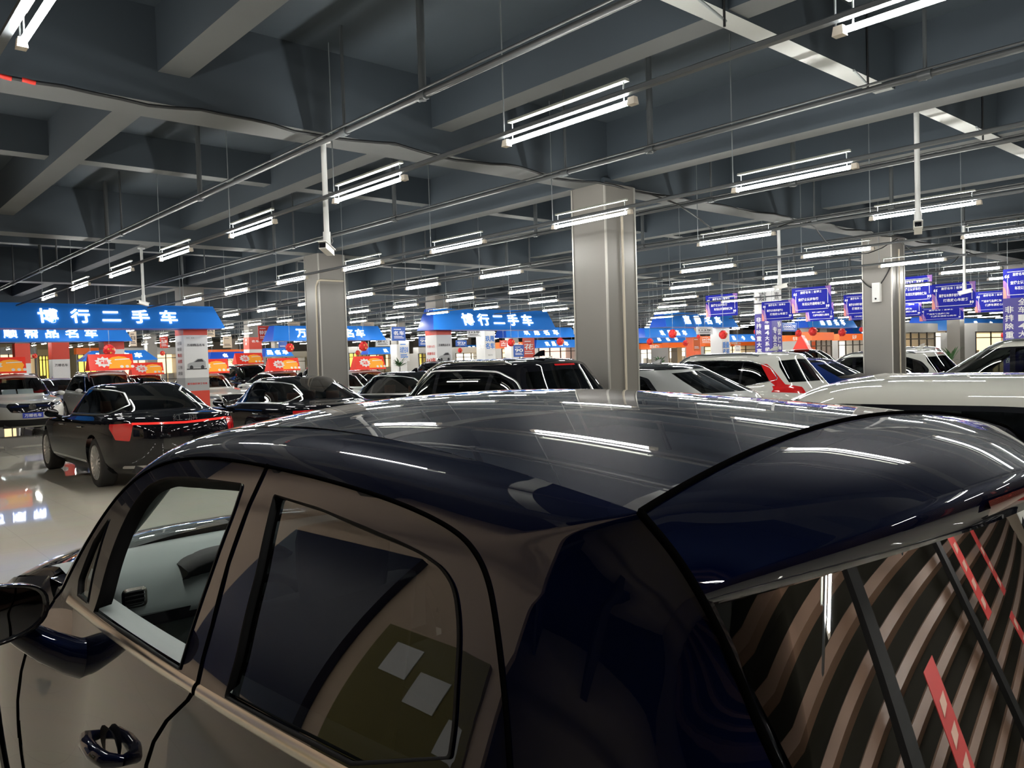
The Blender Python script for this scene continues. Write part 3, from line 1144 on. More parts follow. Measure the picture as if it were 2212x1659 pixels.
# frame strip of the rear glass beside the gap
for sgn in (0, 1):
    fr = np.stack([Ks[i_spo:i_glb + 1] + [.004, 0, 0], Ks[i_spo:i_glb + 1] + [.020, .004, 0]], 1)
    gp_ = Ks[i_gap:i_tg + 1].copy()
    if sgn:
        fr[..., 0] = 2 * XC - fr[..., 0]; gp_[:, 0] = 2 * XC - gp_[:, 0]
    nlink('window_frame', grid_surface('window_frame', fr, M['black_gloss'], flip=not sgn), tail)
    nlink('tailgate_seam', MB().tube(gp_, .0055, 6).mesh('tailgate_seam', M['seam']), tail)
gapline = top[-1] + [0, -.001, .0005]
nlink('tailgate_seam', MB().tube(gapline, .0050, 6).mesh('tailgate_seam', M['seam']), tail)
# tail lamps on the corners
for sgn in (0, 1):
    i0, i1 = i_glb + 2, i_tg - 12
    P = rows[i0:i1, 9:].copy(); P += np.array([-.004, -.004, 0])
    if sgn: P[..., 0] = 2 * XC - P[..., 0]
    nlink('tail_lamp', grid_surface('tail_lamp', P, M['lamp_red'], flip=not sgn))

# bonnet, nose, bumpers -------------------------------------------------------------------------
hd = []
for y, zl, zc_, dy in ((3.16, .965, 1.005, .27), (3.3, .945, 1.01, .24), (3.5, .912, .985, .22), (3.75, .865, .93, .20), (3.95, .81, .86, .17), (4.05, .76, .80, .14), (4.10, .70, .72, .13), (4.14, .50, .50, .12), (4.12, .33, .33, .11)):
    xl = float(side_x(min(y, 4.15), zl))
    hd.append(cross(np.array([xl, y, zl]), y + dy, zc_, 3.0))
nlink('bonnet', grid_surface('bonnet', np.array(hd), M['paint_navy'], flip=False))
for me in both('fender_top', np.array([[G3[0], K3[0], K3[0]], [G3[0], (G3[0] + K3[0]) / 2, np.array([.64, 3.16, .968])], [G3[0], np.array([.62, 3.0, .975]), np.array([float(side_x(3.16, .965)), 3.16, .965])]]), M['paint_navy'], False): nlink('fender_top', me)
for sgn in (0, 1):
    s = -1 if sgn == 0 else 1
    hb = MB().box((XC + s * .52 - .14, 4.06, .62), (XC + s * .52 + .14, 4.22, .72), 0, .02)
    nlink('headlamp', hb.mesh('headlamp', M['lamp_clear']))
nlink('rear_bumper', MB().box((XC - .60, .02, .28), (XC + .60, .16, .50), 0, .03).mesh('rear_bumper', M['paint_navy']))
nlink('underbody', MB().box((.66, .3, .20), (2.14, 4.0, .36)).mesh('underbody', M['dark_int']))


# wheels (shared with the other cars) -----------------------------------------------------------
def revolve(prof, n, mi_list=None):
    """prof: (axial, radius) list; axis along X."""
    vs, fs = [], []
    for a, r in prof:
        for k in range(n):
            th = 2 * math.pi * k / n
            vs.append((a, r * math.cos(th), r * math.sin(th)))
    for i in range(len(prof) - 1):
        for k in range(n):
            fs.append((i * n + k, i * n + (k + 1) % n, (i + 1) * n + (k + 1) % n, (i + 1) * n + k))
    return vs, fs


def wheel_meshes(R=.34, w=.22, spokes=5, spoke_w=.05):
    """Tyre and rim; outer face towards -X."""
    rr = R * .72
    prof = [(w / 2, rr * .9), (w / 2, R * .93), (w * .4, R), (-w * .4, R), (-w / 2, R * .94), (-w / 2, rr * 1.02), (-w * .42, rr * .98)]
    t = MB(); t.add(*revolve(prof, 36), 0, True)
    tyre = t.mesh('tyre', M['tyre'])
    r = MB()
    r.add(*revolve([(-w * .42, rr * 1.0), (-w * .5, rr * .985), (-w * .48, rr * .93), (-w * .25, rr * .90), (w * .3, rr * .88)], 36), 0, True)
    r.add(*revolve([(-w * .36, rr * .22), (-w * .46, rr * .20), (-w * .48, rr * .12), (-w * .48, .001)], 16), 0, True)
    for k in range(spokes):
        th = 2 * math.pi * k / spokes
        c, s = math.cos(th), math.sin(th)
        hw0, hw1 = spoke_w * .8, spoke_w * .5
        vs = []
        for rad, hw, a in ((rr * .15, hw0, -w * .44), (rr * .95, hw1, -w * .47)):
            for sg in (-1, 1):
                for dx in (0, .025):
                    vs.append((a + dx, rad * c - sg * hw * s, rad * s + sg * hw * c))
        r.add(vs, [(0, 2, 6, 4), (1, 5, 7, 3), (0, 4, 5, 1), (2, 3, 7, 6), (0, 1, 3, 2), (4, 6, 7, 5)])
    rim = r.mesh('rim', M['rim'])
    d = MB(); d.add(*revolve([(w * .1, rr * .9), (w * .1, .001)], 24), 0, False)
    disc = d.mesh('brake_disc', M['dark_int'])
    return tyre, rim, disc


def add_wheel(parent, me, x, y, z, right=False):
    o = link('wheel', me[0], parent)
    o.location = (x, y, z)
    if right: o.rotation_euler = (0, 0, math.pi)
    for mm, nn in ((me[1], 'rim'), (me[2], 'brake_disc')):
        link(nn, mm, o)
    return o


W5 = wheel_meshes(.335, .21, 5, .055)
for yy in (.74, 3.46):
    for sgn in (0, 1):
        x = .66 if sgn == 0 else 2 * XC - .66
        add_wheel(ncar, W5, x - NOFF[0], yy - NOFF[1], .335, bool(sgn))
        a = MB(); n = 28
        ro, ri = .40, .345
        fx = (lambda v: v) if sgn == 0 else (lambda v: 2 * XC - v)
        def arc(r, dx): return [(fx(float(side_x(min(max(yy + r * math.cos(q * math.pi / n), .64), 4.1), max(.36, .335 + r * math.sin(q * math.pi / n)))) + dx), yy + r * math.cos(q * math.pi / n), .335 + r * math.sin(q * math.pi / n)) for q in range(n + 1)]
        vo, vi, vb = arc(ro, -.008), arc(ri, -.008), arc(ri, .10)
        a.add(vo + vi + vb, [(q, q + 1, n + 2 + q, n + 1 + q) for q in range(n)] + [(n + 1 + q, n + 2 + q, 2 * n + 3 + q, 2 * n + 2 + q) for q in range(n)])
        nlink('wheel_arch', a.mesh('wheel_arch', M['rubber']))

# door mirror -------------------------------------------------------------------------------------
for sgn in (0, 1):
    # ellipsoidal shell with a flat rear opening, its glass, and an arm down to the door skin
    cx, cy, cz = (.335, 2.42, 1.058)
    sh = []
    for i in range(17):
        u = i / 16 * math.pi / 2                 # 0 at the rear rim, pi/2 at the front tip
        row = []
        for q in range(33):
            th = 2 * math.pi * q / 32
            ex = abs(math.cos(th)) ** .75 * math.copysign(1, math.cos(th)); ez = abs(math.sin(th)) ** .75 * math.copysign(1, math.sin(th))
            rx, rz = .132 * math.cos(u) ** .7, .077 * math.cos(u) ** .7
            low_ = 1.0 - .16 * max(0, ex) * (1 if ez > 0 else .2)
            row.append((cx + rx * ex, cy + .13 * math.sin(u), cz + rz * ez * low_ + .012 * ex))
        sh.append(row)
    sh = np.array(sh)
    rim_ = np.array([[(cx + (p[0] - cx) * .90, cy + .006, cz + (p[2] - cz) * .88) for p in sh[0]]])
    P = np.concatenate([rim_, np.array([[(p[0], p[1] - .006, p[2]) for p in sh[0]]]), sh])
    gl_ = np.array([[(cx + (p[0] - cx) * .90 * f_, cy + .006 - .003 * (1 - f_), cz + (p[2] - cz) * .88 * f_) for p in sh[0]] for f_ in (1, .7, .35, .001)])
    arm = [(.37, 2.50, 1.01), (.42, 2.49, .975), (.47, 2.47, .935), (.52, 2.44, .905), (.56, 2.42, .89), (.60, 2.40, .885)]
    am = MB().tube(arm, [.02, .036, .044, .050, .056, .06], 20)
    objs = [grid_surface('mirror_housing', P, M['black_gloss'], flip=False), grid_surface('mirror_glass', gl_, M['mirror'], flip=True), am.mesh('mirror_arm', M['paint_navy'])]
    if sgn:
        for me in objs: me.transform(Matrix.Translation((2 * XC, 0, 0)) @ Matrix.Scale(-1, 4, (1, 0, 0)))
    h = nlink('door_mirror', objs[0])
    nlink('mirror_glass', objs[1], h); nlink('mirror_arm', objs[2], h)

# interior ----------------------------------------------------------------------------------------
nlink('cabin_floor', MB().box((.70, .5, .36), (2.10, 3.3, .42)).mesh('cabin_floor', M['dark_int']))
for sgn in (0, 1):
    ys = np.linspace(.80, 2.74, 30)
    P = []
    for yv in ys:
        b = float(side_x(yv, belt_z(yv)))
        P.append([(b + .022, yv, belt_z(yv) + .010), (b + .055, yv, belt_z(yv) + .006), (b + .105, yv, belt_z(yv) - .012), (b + .125, yv, belt_z(yv) - .05), (b + .10, yv, .75), (b + .12, yv, .42)])
    P = np.array(P)
    if sgn: P[..., 0] = 2 * XC - P[..., 0]
    nlink('door_card', grid_surface('door_card', P, M['grey_int'], flip=not sgn))
    # inner trim of the front pillar
    P = []
    for i in range(4, i_head + 6):
        g, k = rows[i][2], rows[i][-1]
        P.append([g + [.045, -.03, -.01], g + [.10, -.06, -.02], k + [.03, -.05, -.03]])
    P = np.array(P)
    if sgn: P[..., 0] = 2 * XC - P[..., 0]
    nlink('pillar_trim', grid_surface('pillar_trim', P, M['pale_int'], flip=bool(sgn)))
# dashboard
dash = empty('dashboard'); dash.parent = ncar
prof = [(3.36, .965), (3.22, .985), (3.08, .975), (3.02, .945), (2.985, .90), (2.965, .84), (2.955, .80), (3.02, .77), (3.05, .60), (3.05, .45)]
P = []
for xv in np.linspace(.66, 2.14, 24):
    bow = .07 * (1 - ((xv - XC) / .74) ** 2)
    P.append([(xv, y_ + (.03 - bow if y_ < 3.2 else bow), z_ + .012 * (1 - ((xv - XC) / .74) ** 2)) for y_, z_ in prof])
nlink('dash_top', grid_surface('dash_top', np.array(P), M['grey_int'], flip=False), dash)
nlink('dash_trim', MB().box((.70, 2.93, .785), (1.30, 2.99, .825), 0, .008).mesh('dash_trim', M['black_gloss']), dash)
# binnacle hood over the instruments
P = []
for xv in np.linspace(-.20, .20, 13):
    zt = .045 * math.sqrt(max(0, 1 - (xv / .205) ** 2))
    P.append([(1.20 + xv, 3.12, .955 + zt * .7), (1.20 + xv, 2.98, .955 + zt), (1.20 + xv, 2.90, .945 + zt), (1.20 + xv, 2.91, .935 + zt * .9), (1.20 + xv, 3.0, .90)])
nlink('binnacle', grid_surface('binnacle', np.array(P), M['dark_int']), dash)
v = at_y(290, 1291, 2.955)
vt = MB()
ro = round_poly([(-.042, -.036), (.042, -.036), (.042, .036), (-.042, .036)], .02, 6)
n = len(ro)
vt.add([(v[0] + p[0], v[1] - .004, v[2] + p[1]) for p in ro] + [(v[0] + p[0] * .78, v[1] - .010, v[2] + p[1] * .76) for p in ro],
       [(q, (q + 1) % n, n + (q + 1) % n, n + q) for q in range(n)])
vt.add([(v[0] + p[0] * .78, v[1] - .002, v[2] + p[1] * .76) for p in ro], [tuple(range(n))], 1)
for q in range(4):
    zz = v[2] - .021 + q * .014
    vt.box((v[0] - .032, v[1] - .012, zz), (v[0] + .032, v[1] - .004, zz + .003), 1)
nlink('air_vent', vt.mesh('air_vent', [M['satin'], M['dark_int']]), dash)
# steering wheel
st = MB(); ring = []
cx, cy, cz = 1.12, 2.64, .80
for q in range(33):
    th = 2 * math.pi * q / 32
    ring.append((cx + .185 * math.cos(th), cy - .07 * math.sin(th) + .0, cz + .17 * math.sin(th)))
st.tube(ring, .016, 8, caps=False)
st.tube([(cx, cy + .03, cz), (cx, 2.95, .78)], .03, 8)
st.box((cx - .16, cy - .01, cz - .02), (cx + .16, cy + .02, cz + .02)); st.box((cx - .06, cy - .03, cz - .05), (cx + .06, cy + .02, cz + .05))
nlink('steering_wheel', st.mesh('steering_wheel', M['dark_int']))


def seat_mesh(w=.48, m='seat_dark'):
    s = MB()

    def slab(pts, half, r):
        rowsP = []
        for y_, z_, th in pts:
            row = []
            for q in range(16):
                a = 2 * math.pi * q / 16
                ex = abs(math.cos(a)) ** .5 * math.copysign(1, math.cos(a)); ez = abs(math.sin(a)) ** .6 * math.copysign(1, math.sin(a))
                row.append((half * ex, y_ + th[0] * ez, z_ + th[1] * ez))
            rowsP.append(row)
        n = len(rowsP); vs = [p for r_ in rowsP for p in r_]
        fs = [(i * 16 + q, i * 16 + (q + 1) % 16, (i + 1) * 16 + (q + 1) % 16, (i + 1) * 16 + q) for i in range(n - 1) for q in range(16)]
        fs += [tuple(range(16)), tuple(range((n - 1) * 16, n * 16))]
        s.add(vs, fs, 0, True)
    slab([(.48, .14, (.0, .05)), (.40, .16, (.0, .08)), (.1, .13, (0, .09)), (-.02, .12, (0, .07))], w / 2, 0)
    slab([(-.02, .12, (.05, .0)), (-.06, .3, (.075, .01)), (-.14, .55, (.06, .01)), (-.18, .68, (.03, .01))], w / 2 * .95, 0)
    slab([(-.19, .66, (.012, 0)), (-.195, .74, (.045, .0)), (-.20, .82, (.055, 0)), (-.205, .86, (.03, .0))], w / 2 * .52, 0)
    return s.mesh('seat', M[m])


SEAT = {k: seat_mesh(.48, k) for k in ('seat_dark', 'seat_tan')}
for xx, yy in ((1.02, 2.02), (1.78, 2.02), (1.02, 1.08), (1.78, 1.08)):
    o = link('seat', SEAT['seat_dark'], ncar); o.location = (xx - NOFF[0], yy - NOFF[1], .42)

# ---------------------------------------------------------------- things about the camera that its glass and paint mirror
# roller shutter wall behind, with dark posts and red banners
M['shutter'] = mat('shutter_tan', (0.135, 0.082, 0.056), 0.45)
M['shop_black'] = mat('black_post_paint', (0.006, 0.006, 0.006), 0.6, spec=.15)
M['shutter_back'] = mat('shutter_back_dark', (0.010, 0.009, 0.006), 0.8, spec=.1)
sh = MB()
sh.box((-4, -5.4, .05), (24, -5.32, 4.5), 1)
zs = 0.1
while zs < 4.4:
    sh.prism([(-4, -5.32, zs), (-4, -5.22, zs + .03), (-4, -5.22, zs + .14), (-4, -5.32, zs + .18)], (28, 0, 0))
    zs += .37
tag(sh.build('slatted_wall', [M['shutter'], M['shutter_back']]), 'tan slatted wall behind the camera, mirrored in the rear window', 'wall panel')
for q, xx in enumerate((5.1, 8.8)):
    tag(MB().box((xx, -5.0, 0), (xx + .26, -4.8, 4.2)).build('post', M['shop_black']), 'dark post before the slatted wall, %s from the left' % ORD[q], 'post', 'posts before the slatted wall')
M['banner_red'] = mat('banner_red', (0.33, 0.012, 0.010), 0.6)
M['banner_mark'] = mat('banner_pale_mark', (0.45, 0.28, 0.22), 0.6)
for q, (xx, z0, z1, w) in enumerate(((6.0, .75, 2.45, .42), (9.5, 2.0, 3.1, .5), (11.2, .9, 1.7, .5), (11.8, 1.9, 2.9, .45))):
    b = tag(MB().box((xx, -4.72, z0), (xx + w, -4.70, z1)).build('red_banner', M['banner_red']), 'red banner hung behind the camera, %s from the left' % ORD[q], 'banner', 'banners behind the camera')
    g = MB(); zz = z0 + .1
    while zz < z1 - .2:
        g.prism([(xx + w * .25, -4.715, zz), (xx + w * .7, -4.715, zz + .03), (xx + w * .78, -4.715, zz + .13), (xx + w * .3, -4.715, zz + .12)], (0, .03, 0)); zz += .24
    g.build('banner_marks', M['banner_mark'], b)
# left: beige wall with a navy opening and an olive notice board, seen in the side glass
M['board_navy'] = mat('navy_board', (0.004, 0.009, 0.040), 0.35)
M['board_olive'] = mat('olive_board', (0.17, 0.14, 0.035), 0.6)
M['partition'] = mat('partition_beige', (0.62, 0.47, 0.35), 0.6, noise=(.4, .08))
tag(MB().box((-2.2, 5.15, .55), (-2.1, 7.9, 3.0)).build('navy_board', M['board_navy']), 'navy board left of the camera, mirrored in the rear door window', 'board')
ob = tag(MB().box((-2.2, 2.9, .4), (-2.1, 4.75, 2.1)).build('notice_board', M['board_olive']), 'olive notice board left of the camera, beside the navy board', 'board')
pb = MB()
for yy, zz in ((4.15, 1.6), (3.7, 1.4), (3.2, 1.1)): pb.box((-2.098, yy, zz), (-2.09, yy + .34, zz + .34))
pb.build('paper_notice', M['white_plastic'], ob)
structure(MB().box((-2.4, 2.4, 0), (-2.21, 15.0, SLAB)).build('wall_side', M['partition']))
# ================================================================= the other cars
def bsp(n, m):
    """Uniform cubic B-spline basis rows: m samples over n+2 padded controls."""
    t = np.linspace(0, n - 1 - 1e-9, m)
    return t


def bs_eval(C, ts):
    """C: (n,...) control points padded at both ends -> values at parameter ts in [0, n-3]."""
    i = np.minimum(ts.astype(int), len(C) - 4)
    u = (ts - i).reshape((-1,) + (1,) * (C.ndim - 1))
    a, b, c, d = C[i], C[i + 1], C[i + 2], C[i + 3]
    return ((1 - u) ** 3 * a + (3 * u ** 3 - 6 * u ** 2 + 4) * b + (-3 * u ** 3 + 3 * u ** 2 + 3 * u + 1) * c + u ** 3 * d) / 6


class Loft:
    """Half a car body: rings of 9 control points (front centre, round the side, rear centre), stacked from sill to roof."""

    def __init__(s, rings):
        C = np.array(rings, float)                    # (levels, 9, 3) as (x half-width, u, z)
        fx = np.array([-1, 1, 1])
        g0 = C[:, 1:2] * fx; g1 = C[:, -2:-1] * fx      # mirrored ghosts across the centre line
        C = np.concatenate([g0, C, g1], 1)
        lo = 2 * C[:1] - C[1:2]; hi = 2 * C[-1:] - C[-2:-1]
        hi[0] = C[-2] * fx
        s.C = np.concatenate([lo, C, hi], 0)
        s.nl = len(rings) - 1; s.nt = 8

    def __call__(s, P):
        """P: (N,2) of (theta 0..8, level 0..nl) -> (N,3)."""
        th = np.clip(P[:, 0], 0, s.nt - 1e-6); lv = np.clip(P[:, 1], 0, s.nl - 1e-6)
        i = th.astype(int); j = lv.astype(int); u = th - i; v = lv - j

        def w(u): return np.stack([(1 - u) ** 3, 3 * u ** 3 - 6 * u ** 2 + 4, -3 * u ** 3 + 3 * u ** 2 + 3 * u + 1, u ** 3], 1) / 6
        wu, wv = w(u), w(v)
        out = np.zeros((len(P), 3))
        for a in range(4):
            for b in range(4):
                out += (wv[:, a] * wu[:, b])[:, None] * s.C[j + a, i + b]
        return out

    def grid(s, t0, t1, l0, l1, n=90, m=70):
        a, b = np.meshgrid(np.linspace(t0, t1, n), np.linspace(l0, l1, m), indexing='ij')
        P = np.stack([a.ravel(), b.ravel()], 1)
        return P, s(P)

    def inv(s, pts, axes, t0, t1, l0, l1):
        """Parameters of the surface points whose (axes) coordinates are pts, searched in a parameter window."""
        P, X = s.grid(t0, t1, l0, l1, 120, 100)
        X = X[:, axes]; out = []
        for p in np.asarray(pts, float):
            k = int(np.argmin(((X - p) ** 2).sum(1))); q = P[k].copy()
            for _ in range(6):
                e = 1e-3
                f = s(np.array([q, q + [e, 0], q + [0, e]]))[:, axes]
                J = np.stack([(f[1] - f[0]) / e, (f[2] - f[0]) / e], 1)
                r = p - f[0]
                try: d = np.linalg.lstsq(J, r, rcond=None)[0]
                except Exception: break
                q = q + np.clip(d, -.1, .1)
                q[0] = min(max(q[0], t0), t1); q[1] = min(max(q[1], l0), l1)
            out.append(q)
        return np.array(out)


def ring(uf, ur, wf, wm, wr, zf, zs, zr, cf=.35, cr=.30, zsr=None, uF=None, uR=None):
    """One ring: front/rear ends, widths at front corner, middle, rear corner; heights at front, side, rear."""
    zsr = zs if zsr is None else zsr
    uF = uf - cf * 2.2 if uF is None else uF
    uR = ur + cr * 2.2 if uR is None else uR
    return [(0, uf, zf), (wf * .60, uf - cf * .10, zf), (wf, uf - cf, zf + (zs - zf) * .25), (wm, uF, zf + (zs - zf) * .75), (wm, (uF + uR) / 2, (zs + zsr) / 2),
            (wm, uR, zsr + (zr - zsr) * .25), (wr, ur + cr, zsr + (zr - zsr) * .75), (wr * .62, ur + cr * .10, zr), (0, ur, zr)]


def sedan_rings(L=5.1, H=1.49, W=.95, tail=.66, cowl=1.40):
    """Three-box saloon."""
    R = []
    R.append(ring(L - .30, .25, .70, W - .12, .70, .20, .20, .22))
    R.append(ring(L - .06, .05, .78, W - .03, .78, .28, .28, .34))
    R.append(ring(L + .02, -.02, .82, W + .005, .84, .52, .58, .60))
    R.append(ring(L - .02, -.01, .80, W + .005, .86, .70, .82, .88))
    R.append(ring(L - .12, .05, .76, W - .02, .84, .80, .93, .985))
    R.append(ring(L - .22, .09, .72, W - .05, .82, .845, .955, 1.035, cr=.24))
    R.append(ring(L - cowl + .05, tail - .12, .66, W - .09, .80, .95, .985, 1.06, cf=.35, cr=.30, uF=L - cowl - .75, uR=tail + .75))
    R.append(ring(L - cowl - .02, tail - .04, .65, W - .11, .78, .99, 1.005, 1.075, cf=.38, cr=.32, uF=L - cowl - .75, uR=tail + .75))
    R.append(ring(L - cowl - .40, tail + .38, .62, W - .21, .69, 1.20, 1.23, 1.27, cf=.35, cr=.36, uF=L - cowl - 1.0, uR=tail + 1.0))
    R.append(ring(L - cowl - .80, tail + .88, .59, W - .31, .61, 1.41, 1.43, 1.435, cf=.28, cr=.34, uF=L - cowl - 1.3, uR=tail + 1.4))
    R.append(ring(L - cowl - .98, tail + 1.02, .52, W - .39, .52, 1.465, 1.475, 1.475, cf=.25, cr=.30, uF=L - cowl - 1.4, uR=tail + 1.5))
    R.append([(0, q, H) for q in np.linspace(L - cowl - 1.15, tail + 1.2, 9)])
    k = H / 1.49
    return [[(x, u, z * k if z > .9 else z) for x, u, z in r] for r in R]


def suv_rings(L=4.6, H=1.70, W=.93, rake=.42, cowl=1.10, belt=1.03, top_in=.0):
    R = []
    b = belt
    R.append(ring(L - .28, .22, .70, W - .12, .70, .24, .24, .26))
    R.append(ring(L - .06, .05, .78, W - .03, .78, .33, .33, .40))
    R.append(ring(L + .02, -.02, .82, W + .005, .84, .58, .62, .66))
    R.append(ring(L - .01, .00, .80, W + .005, .86, .80, .86, .90))
    R.append(ring(L - .10, .06, .76, W - .015, .84, .92, b - .05, b + .0))
    R.append(ring(L - .20, .10, .72, W - .04, .80, .965, b - .01, b + .04, cr=.24))
    R.append(ring(L - cowl + .05, .13, .68, W - .075, .77, 1.05, b + .01, b + .07, cf=.35, cr=.22, uF=L - cowl - .6, uR=.7))
    R.append(ring(L - cowl - .02, .16, .67, W - .095, .75, 1.09, b + .03, b + .10, cf=.38, cr=.22, uF=L - cowl - .6, uR=.7))
    zm = (b + H) / 2
    R.append(ring(L - cowl - .42, .16 + rake * .45, .64, W - .19, .68, zm - .02, zm, zm, cf=.34, cr=.22, uF=L - cowl - .9, uR=.16 + rake * .45 + .6))
    R.append(ring(L - cowl - .80, .16 + rake * .86, .60, W - .28, .60, H - .13, H - .12, H - .11, cf=.28, cr=.22, uF=L - cowl - 1.2, uR=.16 + rake * .86 + .6))
    R.append(ring(L - cowl - .98, .16 + rake * .92, .54, W - .36, .54, H - .045, H - .05, H - .055, cf=.25, cr=.20, uF=L - cowl - 1.3, uR=.16 + rake + .7))
    R.append([(0, q, H) for q in np.linspace(L - cowl - 1.2, .16 + rake + .35, 9)])
    return R


def make_car(kind, rings, P, side_polys, front_polys=(), rear_polys=(), wheels=(.85, 3.9), wr=.34, wheel_set=None, plates=True,
             mats=None, param_polys=(), trim_side=True, seats='seat_dark', glass='glass_mid', rails=False, fin=True, arches=True, lean=None, mirror_u=None):
    """Meshes of one kind of car. side_polys: [(part, material key, polygon in (u, z), parent)], front/rear: polygons in (x, z)."""
    S = Loft(rings)
    nl = S.nl
    regs = []; info = {}

    def reg(name, poly, step=.12):
        regs.append((name, densify(poly, step)))
    for nm, mk, poly, par in side_polys:
        q = S.inv(densify(poly, .06), [1, 2], 1.6, 6.9, 1.0, nl - .8)
        reg(nm, q, .5); info[nm] = (mk, par)
    for nm, mk, poly, par, l0, l1 in front_polys:
        q = S.inv(densify(poly, .05), [0, 2], 0.0, 2.6, l0, l1)
        reg(nm, q, .5); info[nm] = (mk, par)
    for nm, mk, poly, par, l0, l1 in rear_polys:
        q = S.inv(densify(poly, .05), [0, 2], 5.6, 8.0, l0, l1)
        reg(nm, q, .5); info[nm] = (mk, par)
    for nm, mk, poly in param_polys:
        reg(nm, densify(poly, .25), .5); info[nm] = (mk, None)
    if arches:
        for k, uw in enumerate(wheels):
            n = 22; ra = wr + .055
            pts = [(uw + ra * math.cos(a), wr + ra * math.sin(a)) for a in np.linspace(-.55, math.pi + .55, n)]
            pts = [p for p in pts if p[1] > .235]
            pts = [(uw + ra * 1.0, .235)] + pts[1:-1] + [(uw - ra * 1.0, .235)] if False else pts
            q = S.inv(pts, [1, 2], 1.4, 7.2, 0.0, 4.5)
            reg('arch%d' % k, q, .5); info['arch%d' % k] = (None, None)
    t, l = np.meshgrid(np.linspace(0, 8, 97), np.linspace(0, nl, nl * 5 + 1), indexing='ij')
    out = patch(np.stack([t.ravel(), l.ravel()], 1), regs, S, cell=(.09, .2), eps=1e-6, near=.30)
    cu = (rings[0][0][1] + rings[0][8][1]) / 2

    def outward(v): return v - np.stack([0 * v[:, 0], np.clip(v[:, 1], cu - 1.2, cu + 1.2), 0 * v[:, 2] + .75], 1)
    res = {'kind': kind, 'parts': [], 'S': S, 'wheels': wheels, 'wr': wr, 'wheel_set': wheel_set, 'seats': seats, 'cu': cu}
    bm_ = orient(out['base'], outward)
    res['body'] = merge([bm_, mirror_x(bm_, 0)])
    for nm, (mk, par) in info.items():
        if mk is None or nm not in out: continue
        p = orient(out[nm], outward)
        res['parts'].append((nm, mk, p))
    # inner liners: dark floor and arches are one dark shell
    return res


def frame_strip(S, q, wid, lift=.004):
    """Raised moulding along a closed parameter loop on the body."""
    X = S(q); e = 1e-3
    du = S(q + [e, 0]) - S(q - [e, 0]); dv = S(q + [0, e]) - S(q - [0, e])
    n = np.cross(du, dv); n /= np.linalg.norm(n, axis=1, keepdims=True) + 1e-9
    if (n[:, 0].mean()) < 0: n = -n
    T = np.roll(X, -1, 0) - np.roll(X, 1, 0); T /= np.linalg.norm(T, axis=1, keepdims=True) + 1e-9
    b = np.cross(T, n)
    P = np.stack([X - b * wid + n * .001, X - b * wid * .5 + n * lift, X + b * wid * .5 + n * lift, X + b * wid + n * .001], 1)
    return np.concatenate([P, P[:1]])


class CarKind:
    """Builds the shared meshes once; instances are cheap objects that share them."""

    def __init__(s, res, trims=(), extras=None, pillars=True):
        s.r = res; S = res['S']
        s.mesh = {}
        s.list = []          # (name, mesh, parent name or None, mat or None for body paint)
        v, n, t = res['body']
        s.list.append(('body', mesh_np('body', v, t, [M['paint_black']], True, n), None))
        for nm, mk, p in res['parts']:
            base = nm.split('#')[0]
            for sg in (0, 1):
                q = p if sg == 0 else mirror_x(p, 0)
                if p[0][:, 0].min() < .02:               # crosses the centre line: one part
                    if sg: continue
                    q = merge([p, mirror_x(p, 0)])
                s.list.append((base, part_mesh(base, q, M.get(mk)) if mk != 'PAINT' else part_mesh(base, q, M['paint_black']), None))
        for nm, m, q, wid in trims:
            P = frame_strip(S, q, wid)
            for sg in (1, -1):
                Q = P.copy(); Q[..., 0] *= sg
                s.list.append((nm, grid_surface(nm, Q, M[m], flip=sg < 0), None))
        # dark tub so that no light passes through the open underside
        tub = MB()
        us = [p[1] for p in res['body'][0]]
        L = max(v[:, 1])
        w0 = res['wheels'][0]; w1 = res['wheels'][1]
        tub.box((-.62, .25, .24), (.62, L - .3, .46))
        tub.box((-.80, w0 + .45, .26), (.80, w1 - .45, .44))
        s.list.append(('underbody', tub.mesh('underbody', M['dark_int']), None))
        for nm, me in (extras or []):
            s.list.append((nm, me, None))
        s.used = False

    def place(s, name, x, y, face, label, paint_mat, cat='car', group=None, swap=None, scale=(1, 1, 1), skip=(), yaw=0.0):
        """face 'away': the tail is at y and the nose at larger y; 'us': the nose is at y, the tail beyond."""
        rz = 0.0 if face == 'away' else math.pi
        L = max(s.r['body'][0][:, 1])
        e = empty(name, (x, y if face == 'away' else y + L * scale[1], 0), label, cat, group, rz + yaw)
        e.scale = scale
        if not hasattr(s, 'paintv'): s.paintv = {}
        for nm, me, par in s.list:
            if nm in skip: continue
            if me.materials and me.materials[0] and me.materials[0].name.startswith('car_paint'):
                key = (id(me), paint_mat.name)
                if key not in s.paintv:
                    c = me.copy(); c.materials[0] = paint_mat; s.paintv[key] = c
                me = s.paintv[key]
            elif swap and me.materials and me.materials[0] and me.materials[0].name in swap:
                key = (id(me), swap[me.materials[0].name].name)
                if key not in s.paintv:
                    c = me.copy(); c.materials[0] = swap[me.materials[0].name]; s.paintv[key] = c
                me = s.paintv[key]
            link(nm, me, e)
        ws = s.r['wheel_set']
        for uw in s.r['wheels']:
            for sg in (-1, 1):
                add_wheel(e, ws, sg * (WHEEL_X.get(s.r['kind'], .79)), uw, s.r['wr'], sg > 0)
        if s.r['seats']:
            Lr = s.r['wheels'][0]
            for sx in (-.38, .38):
                for k, uu in enumerate((Lr + .50, Lr + 1.40)):
                    o = link('seat', SEAT[s.r['seats']], e); o.location = (sx, uu, .34)
        return e


WHEEL_X = {}


def rect(x0, z0, x1, z1, r=.03):
    return round_poly([(x0, z0), (x1, z0), (x1, z1), (x0, z1)], r)


